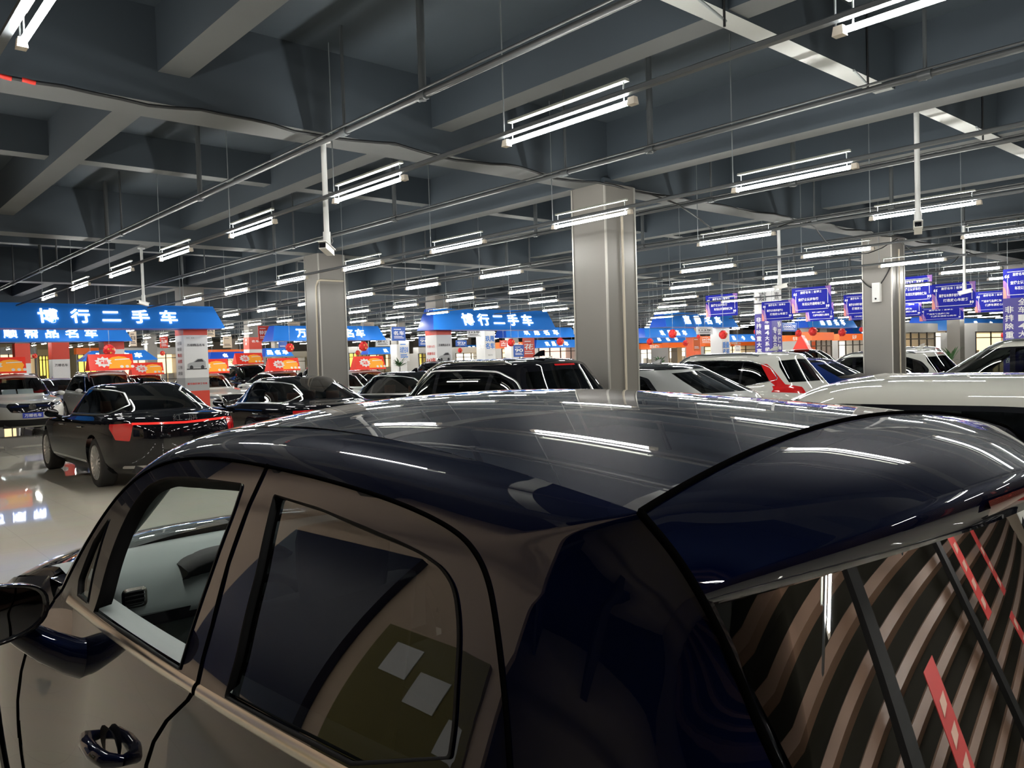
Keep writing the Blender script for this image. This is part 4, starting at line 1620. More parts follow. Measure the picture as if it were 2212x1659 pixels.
def mirror_set(u, z, w, m='PAINT'):
    out = []
    for sg in (-1, 1):
        b = MB(); sh = []
        rws = []
        for i in range(9):
            a = i / 8 * math.pi / 2
            rws.append([(sg * (w + .13) + .105 * math.cos(a) ** .7 * math.cos(q * math.pi / 8), u + .10 * math.sin(a), z + .07 * math.cos(a) ** .7 * math.sin(q * math.pi / 8)) for q in range(17)])
        out.append(('door_mirror', grid_surface('door_mirror', np.array(rws), M['paint_black'], flip=True)))
        out.append(('mirror_glass', MB().prism([(sg * (w + .13) + .10 * math.cos(q * math.pi / 6), u - .002, z + .066 * math.sin(q * math.pi / 6)) for q in range(12)], (0, .004, 0)).mesh('mirror_glass', M['mirror'])))
        out.append(('mirror_arm', MB().tube([(sg * (w + .08), u + .05, z - .04), (sg * (w - .06), u + .08, z - .09)], .03, 8).mesh('mirror_arm', M['black_gloss'])))
    return out


def fin_mesh(u, z, m='PAINT'):
    b = MB()
    b.add([(-.028, u - .08, z), (.028, u - .08, z), (.02, u + .10, z), (-.02, u + .10, z), (-.008, u - .10, z + .075), (.008, u - .10, z + .075), (.004, u - .03, z + .07), (-.004, u - .03, z + .07)],
          [(0, 1, 5, 4), (1, 2, 6, 5), (2, 3, 7, 6), (3, 0, 4, 7), (4, 5, 6, 7)], 0)
    return ('roof_fin', b.mesh('roof_fin', M['paint_black']))


def roof_rails(S, u0, u1, x, m='chrome', lift=.03):
    out = []
    P, X = S.grid(2.0, 7.0, S.nl - 3.0, S.nl - .05, 100, 60)
    for sg in (-1, 1):
        pts = []
        us = np.linspace(u0, u1, 15)
        for k, uu in enumerate(us):
            i = np.argmin((X[:, 0] - x) ** 2 + (X[:, 1] - uu) ** 2)
            l = lift * (1 if 0 < k < 14 else .1)
            pts.append((sg * X[i, 0], uu, X[i, 2] + l))
        out.append(('roof_rail', MB().tube(pts, .016, 8).mesh('roof_rail', M[m])))
    return out


def handles(us, z, w, m='chrome'):
    out = []
    for sg in (-1, 1):
        for u in us:
            out.append(('door_handle', MB().tube([(sg * (w - .005), u + .10, z), (sg * (w + .025), u + .06, z), (sg * (w + .025), u - .06, z), (sg * (w - .005), u - .10, z)], .011, 6).mesh('door_handle', M[m])))
    return out


W20 = wheel_meshes(.355, .23, 20, .024)
W10 = wheel_meshes(.345, .22, 10, .034)

# ---- long black saloon ---------------------------------------------------------------------------
sed_r = sedan_rings()
Ssed = Loft(sed_r)
dlo = [(1.02, 1.05), (2.2, 1.03), (3.05, 1.01), (3.48, 1.005), (3.36, 1.09), (3.0, 1.28), (2.66, 1.385), (2.2, 1.41), (1.62, 1.39), (1.18, 1.31), (.93, 1.18), (.92, 1.08)]
dlo_in = round_poly(dlo, .12)
front_side = round_poly([(2.42, 1.045), (3.10, 1.03), (3.38, 1.025), (3.08, 1.20), (2.70, 1.355), (2.45, 1.382)], .02)
rear_side = round_poly([(1.04, 1.075), (2.36, 1.045), (2.40, 1.383), (2.1, 1.388), (1.60, 1.365), (1.20, 1.285), (.98, 1.17)], .06)
sed = make_car('sedan', sed_r, None,
               [('window_surround', 'black_gloss', dlo_in, None), ('front_window', 'glass_mid', front_side, None), ('rear_door_window', 'glass_mid', rear_side, None)],
               [('windscreen', 'glass_clear', [(0, 1.02), (.66, 1.02), (.60, 1.25), (.50, 1.40), (0, 1.42)], None, 7.0, 9.9),
                ('headlamp', 'lamp_clear', round_poly([(.48, .66), (.82, .70), (.82, .78), (.50, .75)], .02), None, 2.5, 5.0),
                ('grille', 'black_gloss', round_poly([(0, .45), (.40, .45), (.44, .78), (0, .80)], .02), None, 1.5, 5.0)],
               [('rear_window', 'glass_dark', [(0, 1.10), (.69, 1.095), (.61, 1.28), (.53, 1.415), (0, 1.435)], None, 6.6, 9.9),
                ('tail_lamp', 'lamp_red', round_poly([(.62, .955), (.885, .935), (.885, .885), (.84, .72), (.70, .70), (.66, .90)], .015), None, 2.2, 5.0),
                ('light_bar', 'lamp_bar', [(0, .935), (.66, .955), (.66, .925), (0, .905)], None, 3.0, 5.5),
                ('plate_recess', 'black_gloss', round_poly([(0, .56), (.30, .56), (.30, .72), (0, .72)], .02), None, 1.5, 4.0),
                ('exhaust_trim', 'chrome', rect(.45, .30, .74, .345, .02), None, .6, 2.5)],
               wheels=(1.13, 4.22), wr=.355, wheel_set=W20, seats='seat_tan')
qd = Ssed.inv(densify(dlo_in, .07), [1, 2], 1.6, 6.9, 5.0, 10.5)
qs = Ssed.inv(densify([(1.62, .335), (3.72, .335), (3.72, .345), (1.62, .345)], .1), [1, 2], 1.6, 6.9, .6, 3)
ex = [fin_mesh(1.95, 1.475)] + mirror_set(3.25, 1.02, .88) + handles((1.75, 2.85), .86, .955)
SEDAN = CarKind(sed, [('window_trim', 'chrome_soft', qd, .016), ('sill_trim', 'chrome_soft', qs, .014)], ex)
WHEEL_X['sedan'] = .80

# ---- sport utility --------------------------------------------------------------------------------
suv_r = suv_rings()
Ssuv = Loft(suv_r)
sdlo = round_poly([(.52, 1.10), (1.2, 1.075), (2.6, 1.055), (3.38, 1.055), (3.15, 1.24), (2.75, 1.47), (2.3, 1.55), (1.6, 1.555), (1.0, 1.53), (.68, 1.42), (.50, 1.22)], .08)
s_f = round_poly([(2.18, 1.09), (3.0, 1.08), (3.26, 1.08), (3.05, 1.24), (2.68, 1.44), (2.22, 1.525)], .02)
s_r = round_poly([(1.16, 1.105), (2.10, 1.09), (2.14, 1.525), (1.62, 1.53), (1.14, 1.51)], .02)
s_q = round_poly([(.58, 1.13), (1.08, 1.11), (1.06, 1.505), (.98, 1.50), (.74, 1.40), (.58, 1.24)], .03)
suv = make_car('suv', suv_r, None,
               [('window_surround', 'black_gloss', sdlo, None), ('front_window', 'glass_mid', s_f, None), ('rear_door_window', 'glass_dark', s_r, None), ('quarter_window', 'glass_dark', s_q, None)],
               [('windscreen', 'glass_clear', [(0, 1.12), (.68, 1.12), (.60, 1.40), (.53, 1.55), (0, 1.58)], None, 7.0, 9.9),
                ('headlamp', 'lamp_clear', round_poly([(.50, .78), (.84, .84), (.84, .92), (.50, .88)], .02), None, 2.5, 5.0),
                ('grille', 'black_gloss', round_poly([(0, .62), (.48, .66), (.58, .82), (.52, .90), (0, .88)], .04), None, 1.5, 5.0),
                ('lower_bumper', 'rubber', [(0, .28), (.80, .28), (.74, .48), (0, .46)], None, .3, 3.0)],
               [('rear_window', 'glass_dark', [(0, 1.15), (.66, 1.15), (.60, 1.40), (.54, 1.52), (0, 1.54)], None, 6.8, 9.9),
                ('tail_lamp', 'lamp_red', round_poly([(.52, .90), (.885, .90), (.885, 1.02), (.60, 1.02)], .02), None, 2.2, 5.8),
                ('brake_lamp', 'lamp_red', [(0, 1.585), (.17, 1.585), (.17, 1.605), (0, 1.605)], None, 8.6, 10.4)],
               wheels=(.86, 3.68), wr=.35, wheel_set=W10)
qd2 = Ssuv.inv(densify(sdlo, .07), [1, 2], 1.6, 6.9, 5.0, 10.5)
ex = [fin_mesh(.98, 1.70)] + mirror_set(3.12, 1.10, .87) + handles((1.55, 2.55), .92, .935) + roof_rails(Ssuv, .85, 2.75, .56)
SUV = CarKind(suv, [('window_trim', 'chrome_soft', qd2, .011)], ex)
SUVP = CarKind(suv, [], [fin_mesh(.98, 1.70)] + mirror_set(3.12, 1.10, .87) + roof_rails(Ssuv, .85, 2.75, .56, 'pipe_dark'))
WHEEL_X['suv'] = .80

# ---- tall hatch with upright hockey-stick lamps -------------------------------------------------------
crv_r = suv_rings(4.58, 1.68, .925, rake=.40, belt=1.02)
Scrv = Loft(crv_r)
cq = round_poly([(.52, 1.20), (1.10, 1.09), (1.12, 1.50), (.96, 1.48), (.70, 1.40)], .05)
crv = make_car('crv', crv_r, None,
               [('window_surround', 'black_gloss', round_poly([(.46, 1.20), (1.0, 1.085), (2.6, 1.05), (3.38, 1.05), (3.15, 1.24), (2.75, 1.46), (2.3, 1.535), (1.6, 1.54), (1.0, 1.515), (.66, 1.42)], .07), None),
                ('front_window', 'glass_mid', s_f * [1, .99], None), ('rear_door_window', 'glass_dark', s_r * [1, .99], None), ('quarter_window', 'glass_dark', cq, None)],
               [('windscreen', 'glass_clear', [(0, 1.12), (.68, 1.12), (.60, 1.40), (.53, 1.53), (0, 1.56)], None, 7.0, 9.9),
                ('headlamp', 'lamp_clear', round_poly([(.46, .80), (.84, .86), (.84, .94), (.46, .90)], .02), None, 2.5, 5.2),
                ('grille', 'black_gloss', round_poly([(0, .66), (.44, .70), (.50, .86), (0, .86)], .04), None, 1.5, 5.0)],
               [('rear_window', 'glass_dark', [(0, 1.15), (.60, 1.15), (.54, 1.40), (.48, 1.51), (0, 1.53)], None, 6.8, 9.9),
                ('tail_lamp', 'lamp_red', [(.46, .96), (.90, 1.00), (.90, 1.06), (.76, 1.10), (.715, 1.40), (.655, 1.46), (.62, 1.46), (.665, 1.12), (.46, 1.07)], None, 3.0, 9.6)],
               wheels=(.88, 3.55), wr=.35, wheel_set=W10)
CRV = CarKind(crv, [('window_trim', 'chrome', Scrv.inv(densify(round_poly([(.46, 1.20), (1.0, 1.085), (2.6, 1.05), (3.38, 1.05), (3.15, 1.24), (2.75, 1.46), (2.3, 1.535), (1.6, 1.54), (1.0, 1.515), (.66, 1.42)], .07), .07), [1, 2], 1.6, 6.9, 5, 10.5), .007)],
              [fin_mesh(.95, 1.68)] + mirror_set(3.12, 1.10, .87) + roof_rails(Scrv, .9, 2.7, .56, 'pipe_dark'))
WHEEL_X['crv'] = .80

# ---- low fastback crossover with a black roof -------------------------------------------------------
cpe_r = suv_rings(4.75, 1.56, .94, rake=.95, belt=1.0, cowl=1.25)
Scpe = Loft(cpe_r)
c_dlo = round_poly([(.95, 1.09), (1.5, 1.05), (2.6, 1.03), (3.38, 1.03), (3.1, 1.2), (2.75, 1.36), (2.3, 1.425), (1.7, 1.425), (1.25, 1.33)], .05)
cpe = make_car('coupe', cpe_r, None,
               [('window_surround', 'black_gloss', c_dlo, None),
                ('front_window', 'glass_mid', round_poly([(2.2, 1.06), (3.26, 1.055), (3.0, 1.22), (2.70, 1.34), (2.24, 1.405)], .02), None),
                ('rear_door_window', 'glass_dark', round_poly([(1.06, 1.10), (1.5, 1.075), (2.12, 1.06), (2.16, 1.405), (1.72, 1.405), (1.32, 1.31)], .03), None)],
               [('windscreen', 'glass_clear', [(0, 1.12), (.66, 1.12), (.60, 1.30), (.53, 1.43), (0, 1.45)], None, 7.0, 9.9)],
               [('rear_window', 'glass_dark', [(0, 1.12), (.62, 1.12), (.56, 1.28), (.50, 1.40), (0, 1.42)], None, 6.8, 9.9),
                ('tail_lamp', 'lamp_red', round_poly([(0, .93), (.885, .93), (.885, .99), (0, .98)], .01), None, 2.2, 5.8)],
               wheels=(.92, 3.80), wr=.36, wheel_set=W10,
               param_polys=[('roof_panel', 'black_gloss', [(-.02, 9.15), (8.02, 9.15), (8.02, 11.02), (-.02, 11.02)])])
COUPE = CarKind(cpe, [], [fin_mesh(1.65, 1.53)] + mirror_set(3.05, 1.06, .87))
WHEEL_X['coupe'] = .80


# ---- boxy people carrier ------------------------------------------------------------------------------
mpv_r = suv_rings(5.0, 1.80, .93, rake=.22, belt=1.08, cowl=.95)
mpv = make_car('mpv', mpv_r, None,
               [('window_surround', 'black_gloss', round_poly([(.30, 1.14), (2.4, 1.13), (3.85, 1.12), (3.55, 1.36), (3.2, 1.58), (2.8, 1.645), (.45, 1.63)], .05), None),
                ('front_window', 'glass_mid', round_poly([(2.72, 1.16), (3.70, 1.15), (3.45, 1.36), (3.14, 1.55), (2.76, 1.61)], .02), None),
                ('rear_door_window', 'glass_dark', rect(1.5, 1.17, 2.64, 1.61, .03), None), ('quarter_window', 'glass_dark', round_poly([(.40, 1.17), (1.42, 1.17), (1.42, 1.61), (.50, 1.60)], .03), None)],
               [('windscreen', 'glass_clear', [(0, 1.14), (.70, 1.14), (.62, 1.45), (.55, 1.62), (0, 1.65)], None, 7.0, 9.9)],
               [('rear_window', 'glass_dark', [(0, 1.18), (.68, 1.18), (.62, 1.45), (.56, 1.58), (0, 1.60)], None, 6.8, 9.9),
                ('tail_lamp', 'lamp_red', round_poly([(.70, .80), (.885, .80), (.885, 1.10), (.74, 1.10)], .02), None, 2.2, 6.0)],
               wheels=(.95, 3.95), wr=.34, wheel_set=W10)
MPV = CarKind(mpv, [], [fin_mesh(.9, 1.80)] + mirror_set(3.45, 1.18, .87) + handles((1.7, 2.9), 1.0, .935))
WHEEL_X['mpv'] = .80
# ================================================================= where the cars stand
P_ = M
SWAP_CLEAR = {'privacy_glass': P_['glass_mid']}
SEDAN.place('car', 4.05, 11.62, 'away', 'black saloon with a full-width red light bar, on open floor at the left', P_['paint_black'])
SEDAN.place('car', 6.85, 11.7, 'away', 'black saloon with a clear rear window, between the light-bar saloon and the black sport utility', P_['paint_black'], swap=SWAP_CLEAR, skip=('light_bar',))
SEDAN.place('car', 9.75, 12.2, 'away', 'black saloon mostly hidden behind the black sport utility', P_['paint_black'], skip=('light_bar',))
SUV.place('car', 6.85, 6.25, 'away', 'black sport utility with chrome window line, before the central column', P_['paint_black'])
COUPE.place('car', 9.95, 6.2, 'away', 'pale grey fastback with black roof, just right of the central column', P_['paint_silver'])
CRV.place('car', 12.85, 6.6, 'away', 'white hatchback with a tall red L-shaped tail lamp, between the fastbacks', P_['paint_white'])
COUPE.place('car', 15.75, 7.1, 'away', 'dark blue fastback left of the right column', P_['paint_blue'], scale=(.96, .92, .98))
SUVP.place('car', 19.2, 6.6, 'away', 'white hatchback seen just right of the right column', P_['paint_white'], scale=(1, 1, .95))
SUVP.place('car', 15.95, 2.3, 'away', 'large white sport utility with dark roof rails at the right edge', P_['paint_pearl'], scale=(1.02, 1.02, 1.05))
SUVP.place('car', 4.35, -.55, 'away', 'white car whose low roof shows beside the near dark blue hatchback', P_['paint_pearl'], scale=(1, 1.05, .915), skip=('roof_rail', 'roof_fin'))
# rows that face the camera
buick = SUVP.place('car', 4.55, 24.4, 'us', 'white sport utility with a black grille facing the camera at the far left', P_['paint_pearl'])
SEDAN.place('car', 7.0, 30.6, 'us', 'pale lilac saloon behind and right of the far-left white sport utility', P_['paint_lilac'], skip=('light_bar',))
SUV.place('car', 7.30, 25.6, 'us', 'white sport utility with a red roof sign behind the light-bar saloon', P_['paint_white'])
SEDAN.place('car', 10.2, 31.0, 'us', 'dark saloon under a red roof sign left of the sign-clad pillar', P_['paint_black'], skip=('light_bar',))
SEDAN.place('car', 10.6, 25.6, 'us', 'white saloon under a red roof sign right of the sign-clad pillar', P_['paint_white'], skip=('light_bar',))
MPV.place('car', 14.6, 31.2, 'us', 'boxy black people carrier far behind the black saloons', P_['paint_black'])
SEDAN.place('car', 13.6, 26.0, 'us', 'silver saloon under a red roof sign, half hidden by the left column', P_['paint_silver'], skip=('light_bar',))
SEDAN.place('car', 12.6, 18.4, 'us', 'white saloon under a red roof sign right of the left column', P_['paint_white'], skip=('light_bar',))
SUVP.place('car', 19.5, 33.0, 'us', 'red sport utility far off right of the left column', P_['paint_red'])
SUVP.place('car', 15.6, 17.6, 'us', 'black sport utility with its roof just above the black one before the central column', P_['paint_black'])
CRV.place('car', 19.0, 18.2, 'us', 'small white hatchback far behind the central column', P_['paint_white'])
SUVP.place('car', 13.0, 12.4, 'away', 'white sport utility behind the pale grey fastback', P_['paint_pearl'], scale=(1, 1, .97))
SUVP.place('car', 22.5, 11.8, 'away', 'white sport utility behind the white hatchback with the L-shaped lamp', P_['paint_white'], scale=(1, 1, .96))
MPV.place('car', 31.5, 14.6, 'us', 'black people carrier under a red roof sign at right', P_['paint_black'], scale=(1, 1, .95))
SUVP.place('car', 27.0, 9.6, 'away', 'white sport utility behind the white hatchback at the right column', P_['paint_white'])
SEDAN.place('car', 20.5, 24.0, 'us', 'grey saloon far off between the left and central columns', P_['paint_silver'], skip=('light_bar',))

# extra details on particular cars -------------------------------------------------------------
M['txt_white'] = mat('white_lettering', (0.85, 0.85, 0.85), 0.5)
M['plate_blue'] = mat('blue_plate', (0.02, 0.05, 0.45), 0.4)
M['paper'] = mat('paper_sheet', (0.75, 0.77, 0.78), 0.6)
L_b = max(v[1] for v in SUVP.r['body'][0])
pl = MB().box((-.24, L_b + .005, .50), (.24, L_b + .02, .64)).build('number_plate', M['plate_blue'], buick)
put_text('万顺名车', M['txt_white'], pl, (0, L_b + .022, .57), (-1, 0, 0), (0, 0, 1), width=.40, height=.09, bold=.02, extrude=.004)
em = MB().tube([(0, L_b - .03, .80), (0, L_b + .0, .80)], .085, 20).build('emblem', M['chrome'], buick)
sh = MB()
for x0, w in ((-.30, .38), (.12, .34)):
    sh.prism([(x0, 3.23, 1.12), (x0 + w, 3.23, 1.12), (x0 + w, 3.12, 1.25), (x0, 3.12, 1.25)], (0, .004, .004))
sh.build('windscreen_notice', M['paper'], buick)
h9 = [o for o in COL.objects if o.get('label', '').startswith('black saloon with a full-width')][0]
S = SEDAN.r['S']
put_text('H9', M['chrome'], h9, (.40, -.035, .72), (1, 0, 0), (0, 0, 1), width=.10, height=.05, bold=.02)
put_text('红旗', M['chrome'], h9, (0, -.01, 1.0), (1, 0, 0), (0, .35, 1), width=.34, height=.10, bold=.0, spacing=2.2)

# red tent signs standing on roofs ----------------------------------------------------------------
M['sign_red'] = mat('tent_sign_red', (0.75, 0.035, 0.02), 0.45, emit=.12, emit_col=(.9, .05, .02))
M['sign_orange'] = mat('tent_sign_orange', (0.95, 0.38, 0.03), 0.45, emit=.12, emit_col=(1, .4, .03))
M['sign_white'] = mat('tent_sign_white', (0.85, 0.83, 0.80), 0.45)
_tent = {}


def tent_meshes():
    if _tent: return _tent
    w, h, d = .55, .42, .22
    b = MB()
    b.prism([(-w, -d, 0), (-w, d, 0), (-w + .02, .012, h), (-w + .02, -.012, h)], (2 * w - .04, 0, 0))
    _tent['board'] = b.mesh('board', M['sign_red'])
    n = np.array([0, -h, -(d - .012)]); 
    def on(x, t, off): return (x, -d + (d - .012) * t - off, h * t)
    bl = MB(); k = 12
    bl.add([on(.18 + .30 * math.cos(2 * math.pi * q / k), .5 + .36 * math.sin(2 * math.pi * q / k), .008) for q in range(k)], [tuple(range(k))])
    bl.add([on(x, t, .006) for x, t in ((-.10, .12), (.5, .12), (.46, .30), (-.06, .30))], [(0, 1, 2, 3)])
    _tent['flash'] = bl.mesh('flash', M['sign_orange'])
    st = MB(); k = 20
    st.add([on(-.20 + (.21 if q % 2 else .16) * math.cos(2 * math.pi * q / k), .52 + (.34 if q % 2 else .24) * math.sin(2 * math.pi * q / k), .012) for q in range(k)], [tuple(range(k))])
    for q in range(3): st.add([on(.22 + .13 * q + .045 * math.cos(a), .22 + .09 * math.sin(a), .012) for a in np.linspace(0, 2 * math.pi, 9)[:-1]], [tuple(range(8))])
    st.add([on(x, t, .012) for x, t in ((.08, .62), (.44, .66), (.44, .72), (.08, .68))], [(0, 1, 2, 3)])
    _tent['starburst'] = st.mesh('starburst', M['sign_white'])
    return _tent


def tent_sign(x, y, z, label, s=1.0, rz=0.0, txt=None):
    e = empty('tent_sign', (x, y, z), label, 'sign', 'red tent signs standing on car roofs', rz)
    e.scale = (s, s, s)
    for k, me in tent_meshes().items():
        if txt and k != 'board': continue
        link(k, me, e)
    if txt:
        put_text(txt, M['sign_white'], e, (0, -.125, .22), (1, 0, 0), (0, .45, 1), width=.85, height=.24, bold=.03, extrude=.004)
    else:
        put_text('精品', M['sign_red'], e, (-.20, -.128, .218), (1, 0, 0), (0, .45, 1), width=.20, height=.12, bold=.03, extrude=.004)
    return e


def tent_on(px, py, top, y, label, **kw):
    """Stands a tent sign where a roof is: pixel of the sign's foot measured at depth y."""
    p = at_y(px, py, y)
    return tent_sign(p[0], y, max(top, 0), label, **kw)


tent_sign(4.25, 26.6, 1.70, 'red tent sign on the roof of the far-left white sport utility', 1.1)
tent_sign(7.45, 27.9, 1.70, 'red tent sign with white starburst on the white sport utility behind the light-bar saloon', 1.25)
tent_sign(10.3, 33.6, 1.49, 'red tent sign on the dark saloon left of the sign-clad pillar', 1.15)
tent_sign(10.75, 28.2, 1.49, 'red tent sign on the white saloon right of the sign-clad pillar', 1.2)
tent_sign(14.6, 33.8, 1.80, 'red tent sign on the boxy black people carrier', 1.15)
tent_sign(13.7, 28.6, 1.49, 'red tent sign half hidden by the left column', 1.15)
tent_sign(12.75, 20.9, 1.49, 'red tent sign on the white saloon right of the left column', .95)
tent_sign(31.6, 17.2, 1.71, 'red tent sign with yellow words on the black people carrier at right', 1.4, 0.4, txt='今日特价')
# ================================================================= signs, banners and shops
M['blue_sign'] = mat('blue_sign_panel', (0.025, 0.20, 0.70), 0.35, emit=.06, emit_col=(.03, .25, .9))
M['blue_deep'] = mat('deep_blue_sign_panel', (0.012, 0.07, 0.42), 0.35, emit=.08, emit_col=(.02, .10, .7))
M['txt_lit'] = mat('lit_lettering', (1, 1, 1), 0.5, emit=2.0, emit_col=(.93, .97, 1.0))
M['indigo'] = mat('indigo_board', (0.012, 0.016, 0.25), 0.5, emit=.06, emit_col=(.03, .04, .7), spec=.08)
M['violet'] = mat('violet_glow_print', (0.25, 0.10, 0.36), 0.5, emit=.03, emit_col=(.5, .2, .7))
M['coral'] = mat('coral_glow_print', (0.75, 0.25, 0.22), 0.4)
M['wrap_white'] = mat('white_vinyl_wrap', (0.70, 0.71, 0.71), 0.35)
M['wrap_grey'] = mat('grey_vinyl_wrap', (0.36, 0.37, 0.38), 0.4)
M['wrap_red'] = mat('red_vinyl_wrap', (0.62, 0.055, 0.03), 0.4)
M['wrap_orange'] = mat('orange_vinyl_wrap', (0.72, 0.10, 0.02), 0.45)
M['wrap_indigo'] = mat('indigo_vinyl_wrap', (0.05, 0.035, 0.30), 0.4)
M['txt_dark'] = mat('dark_lettering', (0.02, 0.02, 0.025), 0.5)
M['txt_blue'] = mat('blue_lettering', (0.03, 0.20, 0.65), 0.5)
M['txt_red'] = mat('red_lettering', (0.55, 0.03, 0.02), 0.5)
M['txt_grey'] = mat('grey_lettering', (0.25, 0.25, 0.26), 0.5)


def fascia(x0, x1, y, zb, zt, text, label, tx0=None, tx1=None, th=.62, group='blue fascia signs over the stands', slope=.30, end=.22, deep=False):
    e = empty('fascia_sign', ((x0 + x1) / 2, y, zb), label, 'sign', group)
    w = (x1 - x0) / 2; h = zt - zb
    b = MB()
    vs = [(-w, -slope, 0), (w, -slope, 0), (w, .7, 0), (-w, .7, 0), (-w + end, 0, h), (w - end, 0, h), (w - end, .5, h), (-w + end, .5, h)]
    b.add(vs, [(0, 1, 5, 4)], 0)
    b.add(vs, [(3, 2, 1, 0), (4, 5, 6, 7), (1, 2, 6, 5), (2, 3, 7, 6), (3, 0, 4, 7)], 1)
    b.build('sign_box', [M['blue_deep' if deep else 'blue_sign'], M['blue_deep']], e)
    if text:
        c0 = -w * .62 if tx0 is None else tx0 - (x0 + x1) / 2
        c1 = w * .62 if tx1 is None else tx1 - (x0 + x1) / 2
        n = len(text)
        for k, ch in enumerate(text):
            if ch == ' ': continue
            cx = c0 + (c1 - c0) * (k + .5) / n
            cw = min((c1 - c0) / n * .80, h * th * 1.12)
            t = .5
            put_text(ch, M['txt_lit'], e, (cx, -slope * (1 - t) - .02, h * t), (1, 0, 0), (0, slope, h), width=cw if ch not in '二' else cw, height=h * th if ch != '二' else h * th * .72, bold=.018, extrude=.02, name='letter')
    for s in (-1, 1):
        MB().tube([(s * w * .7, .25, h), (s * w * .7, .25, hang_top((x0 + x1) / 2 + s * w * .7, y + .25) - zb)], .012, 6).build('hanging_rod', M['wire'], e)
    return e


for f, bx in zip(FASCIA, FBOX):
    x0, x1, Y, zb, zt, t0, t1 = bx
    fascia(x0, x1, Y, zb, zt, f['a'][5], f['a'][6], t0, t1, end=f.get('end', .22), deep=f.get('deep', False))


# hanging boards, seen face-on from the aisle -------------------------------------------------------
_board = {}


def hang_board(px0, px1, py0, py1, D, kind, label):
    c = at_d((px0 + px1) / 2, (py0 + py1) / 2, D)
    a = at_x(px0, (py0 + py1) / 2, c[0]); b = at_x(px1, (py0 + py1) / 2, c[0])
    w = abs(a[1] - b[1])
    h = at_x((px0 + px1) / 2, py0, c[0])[2] - at_x((px0 + px1) / 2, py1, c[0])[2]
    w, h = min(max(w, .6), 2.4), min(max(h, .4), 1.4)
    e = empty('hanging_board', (c[0], c[1], c[2] - h / 2), label, 'sign', 'blue hanging boards over the right-hand rows')
    key = 'b'
    MB().box((0, -w / 2, 0), (.03, w / 2, h)).build('board', M['indigo'], e)
    k = 10
    for pts, mm in (([(-.003, w * .5, 0)] + [(-.003, w * .5 - w * .16 * math.sin(q / k * math.pi / 2), h * .62 * math.cos(q / k * math.pi / 2)) for q in range(k + 1)], 'violet'),
                    ([(-.004, w * .5, 0)] + [(-.004, w * .5 - w * .08 * math.sin(q / k * math.pi / 2), h * .40 * math.cos(q / k * math.pi / 2)) for q in range(k + 1)], 'coral'),
                    ([(-.003, -w * .5, h), (-.003, -w * .5, h * .55), (-.003, -w * .36, h)], 'violet')):
        g = MB(); g.add(pts, [tuple(range(len(pts)))])
        g.build('corner_glow', M[mm], e)
    f = MB(); y0, y1, z0, z1, t = -w * .43, w * .40, h * .10, h * .90, h * .014
    f.box((-.008, y0, z0), (0, y1, z0 + t)); f.box((-.008, y0, z1 - t), (0, y1, z1)); f.box((-.008, y0, z0 + h * .22), (0, y0 + t, z1)); f.box((-.008, y1 - t, z0), (0, y1, z1 - h * .22))
    f.build('frame_line', M['txt_white'], e)
    rt, up = (0, -1, 0), (0, 0, 1)
    put_text('嘉腾名车｜查博士', M['txt_white'], e, (-.006, 0, h * .80), rt, up, width=w * .55, height=h * .11, bold=.015, extrude=.004)
    l1, l2 = (('查博士认证车行', '车况公开透明有保障'), ('嘉腾名车携手查博士', '打造放心车服务'), ('严选车辆品质保障', '优质车源放心购车'))[kind]
    put_text(l1, M['txt_white'], e, (-.006, w * .07, h * .52), rt, up, width=w * .52, height=h * .12, bold=.02, extrude=.004)
    put_text(l2, M['txt_white'], e, (-.006, -w * .06, h * .33), rt, up, width=w * .58, height=h * .12, bold=.02, extrude=.004)
    put_text('“', M['txt_white'], e, (-.006, w * .41, h * .75), rt, up, height=h * .12, bold=.03, extrude=.004)
    put_text('”', M['txt_white'], e, (-.006, -w * .42, h * .20), rt, up, height=h * .12, bold=.03, extrude=.004)
    for s in (-1, 1):
        MB().tube([(.015, s * w * .4, h), (.015, s * w * .4, hang_top(c[0] + .015, c[1] + s * w * .4) - (c[2] - h / 2))], .006, 5).build('hanging_wire', M['wire'], e)
    return e


for q in ((1524, 1592, 636, 683, 27, 0, 'blue hanging board furthest left of its kind, right of the central column'),
          (1645, 1712, 650, 692, 23, 1, 'bright blue hanging board before the indigo-clad column'),
          (1710, 1794, 620, 674, 21, 0, 'blue hanging board high to the right of the indigo-clad column'),
          (1740, 1800, 655, 693, 27, 2, 'blue hanging board partly hidden below the high one near the indigo-clad column'),
          (1822, 1890, 635, 681, 24, 1, 'blue hanging board against the left edge of the right column'),
          (1833, 1880, 668, 691, 31, 2, 'blue hanging board low behind the left edge of the right column'),
          (1935, 2013, 597, 654, 22, 0, 'blue hanging board high against the right edge of the right column'),
          (1925, 1990, 652, 684, 27, 2, 'blue hanging board below the high one at the right edge of the right column'),
          (2012, 2106, 611, 666, 20, 1, 'blue hanging board under the thin camera pole at right'),
          (1985, 2080, 664, 692, 28, 2, 'blue hanging board low under the one on the camera pole'),
          (2105, 2190, 628, 673, 23, 2, 'blue hanging board right of the one under the camera pole'),
          (2166, 2262, 578, 642, 17, 0, 'blue hanging board cut by the right edge of the picture')):
    hang_board(*q)


# pillar wraps ------------------------------------------------------------------------------------
def wrap(i, j, bands, label, side_text=None):
    """bands: (z0, z1, material). A vinyl-clad box round a column."""
    x, y = CXs[i + 1], CYs[j + 1]
    e = empty('pillar_wrap', (x + .3, y + .3, 0), label, 'sign', 'printed wraps round the far pillars')
    for z0, z1, m in bands:
        MB().box((-.335, -.335, z0), (.335, .335, z1)).build('vinyl_band', M[m], e)
    return e


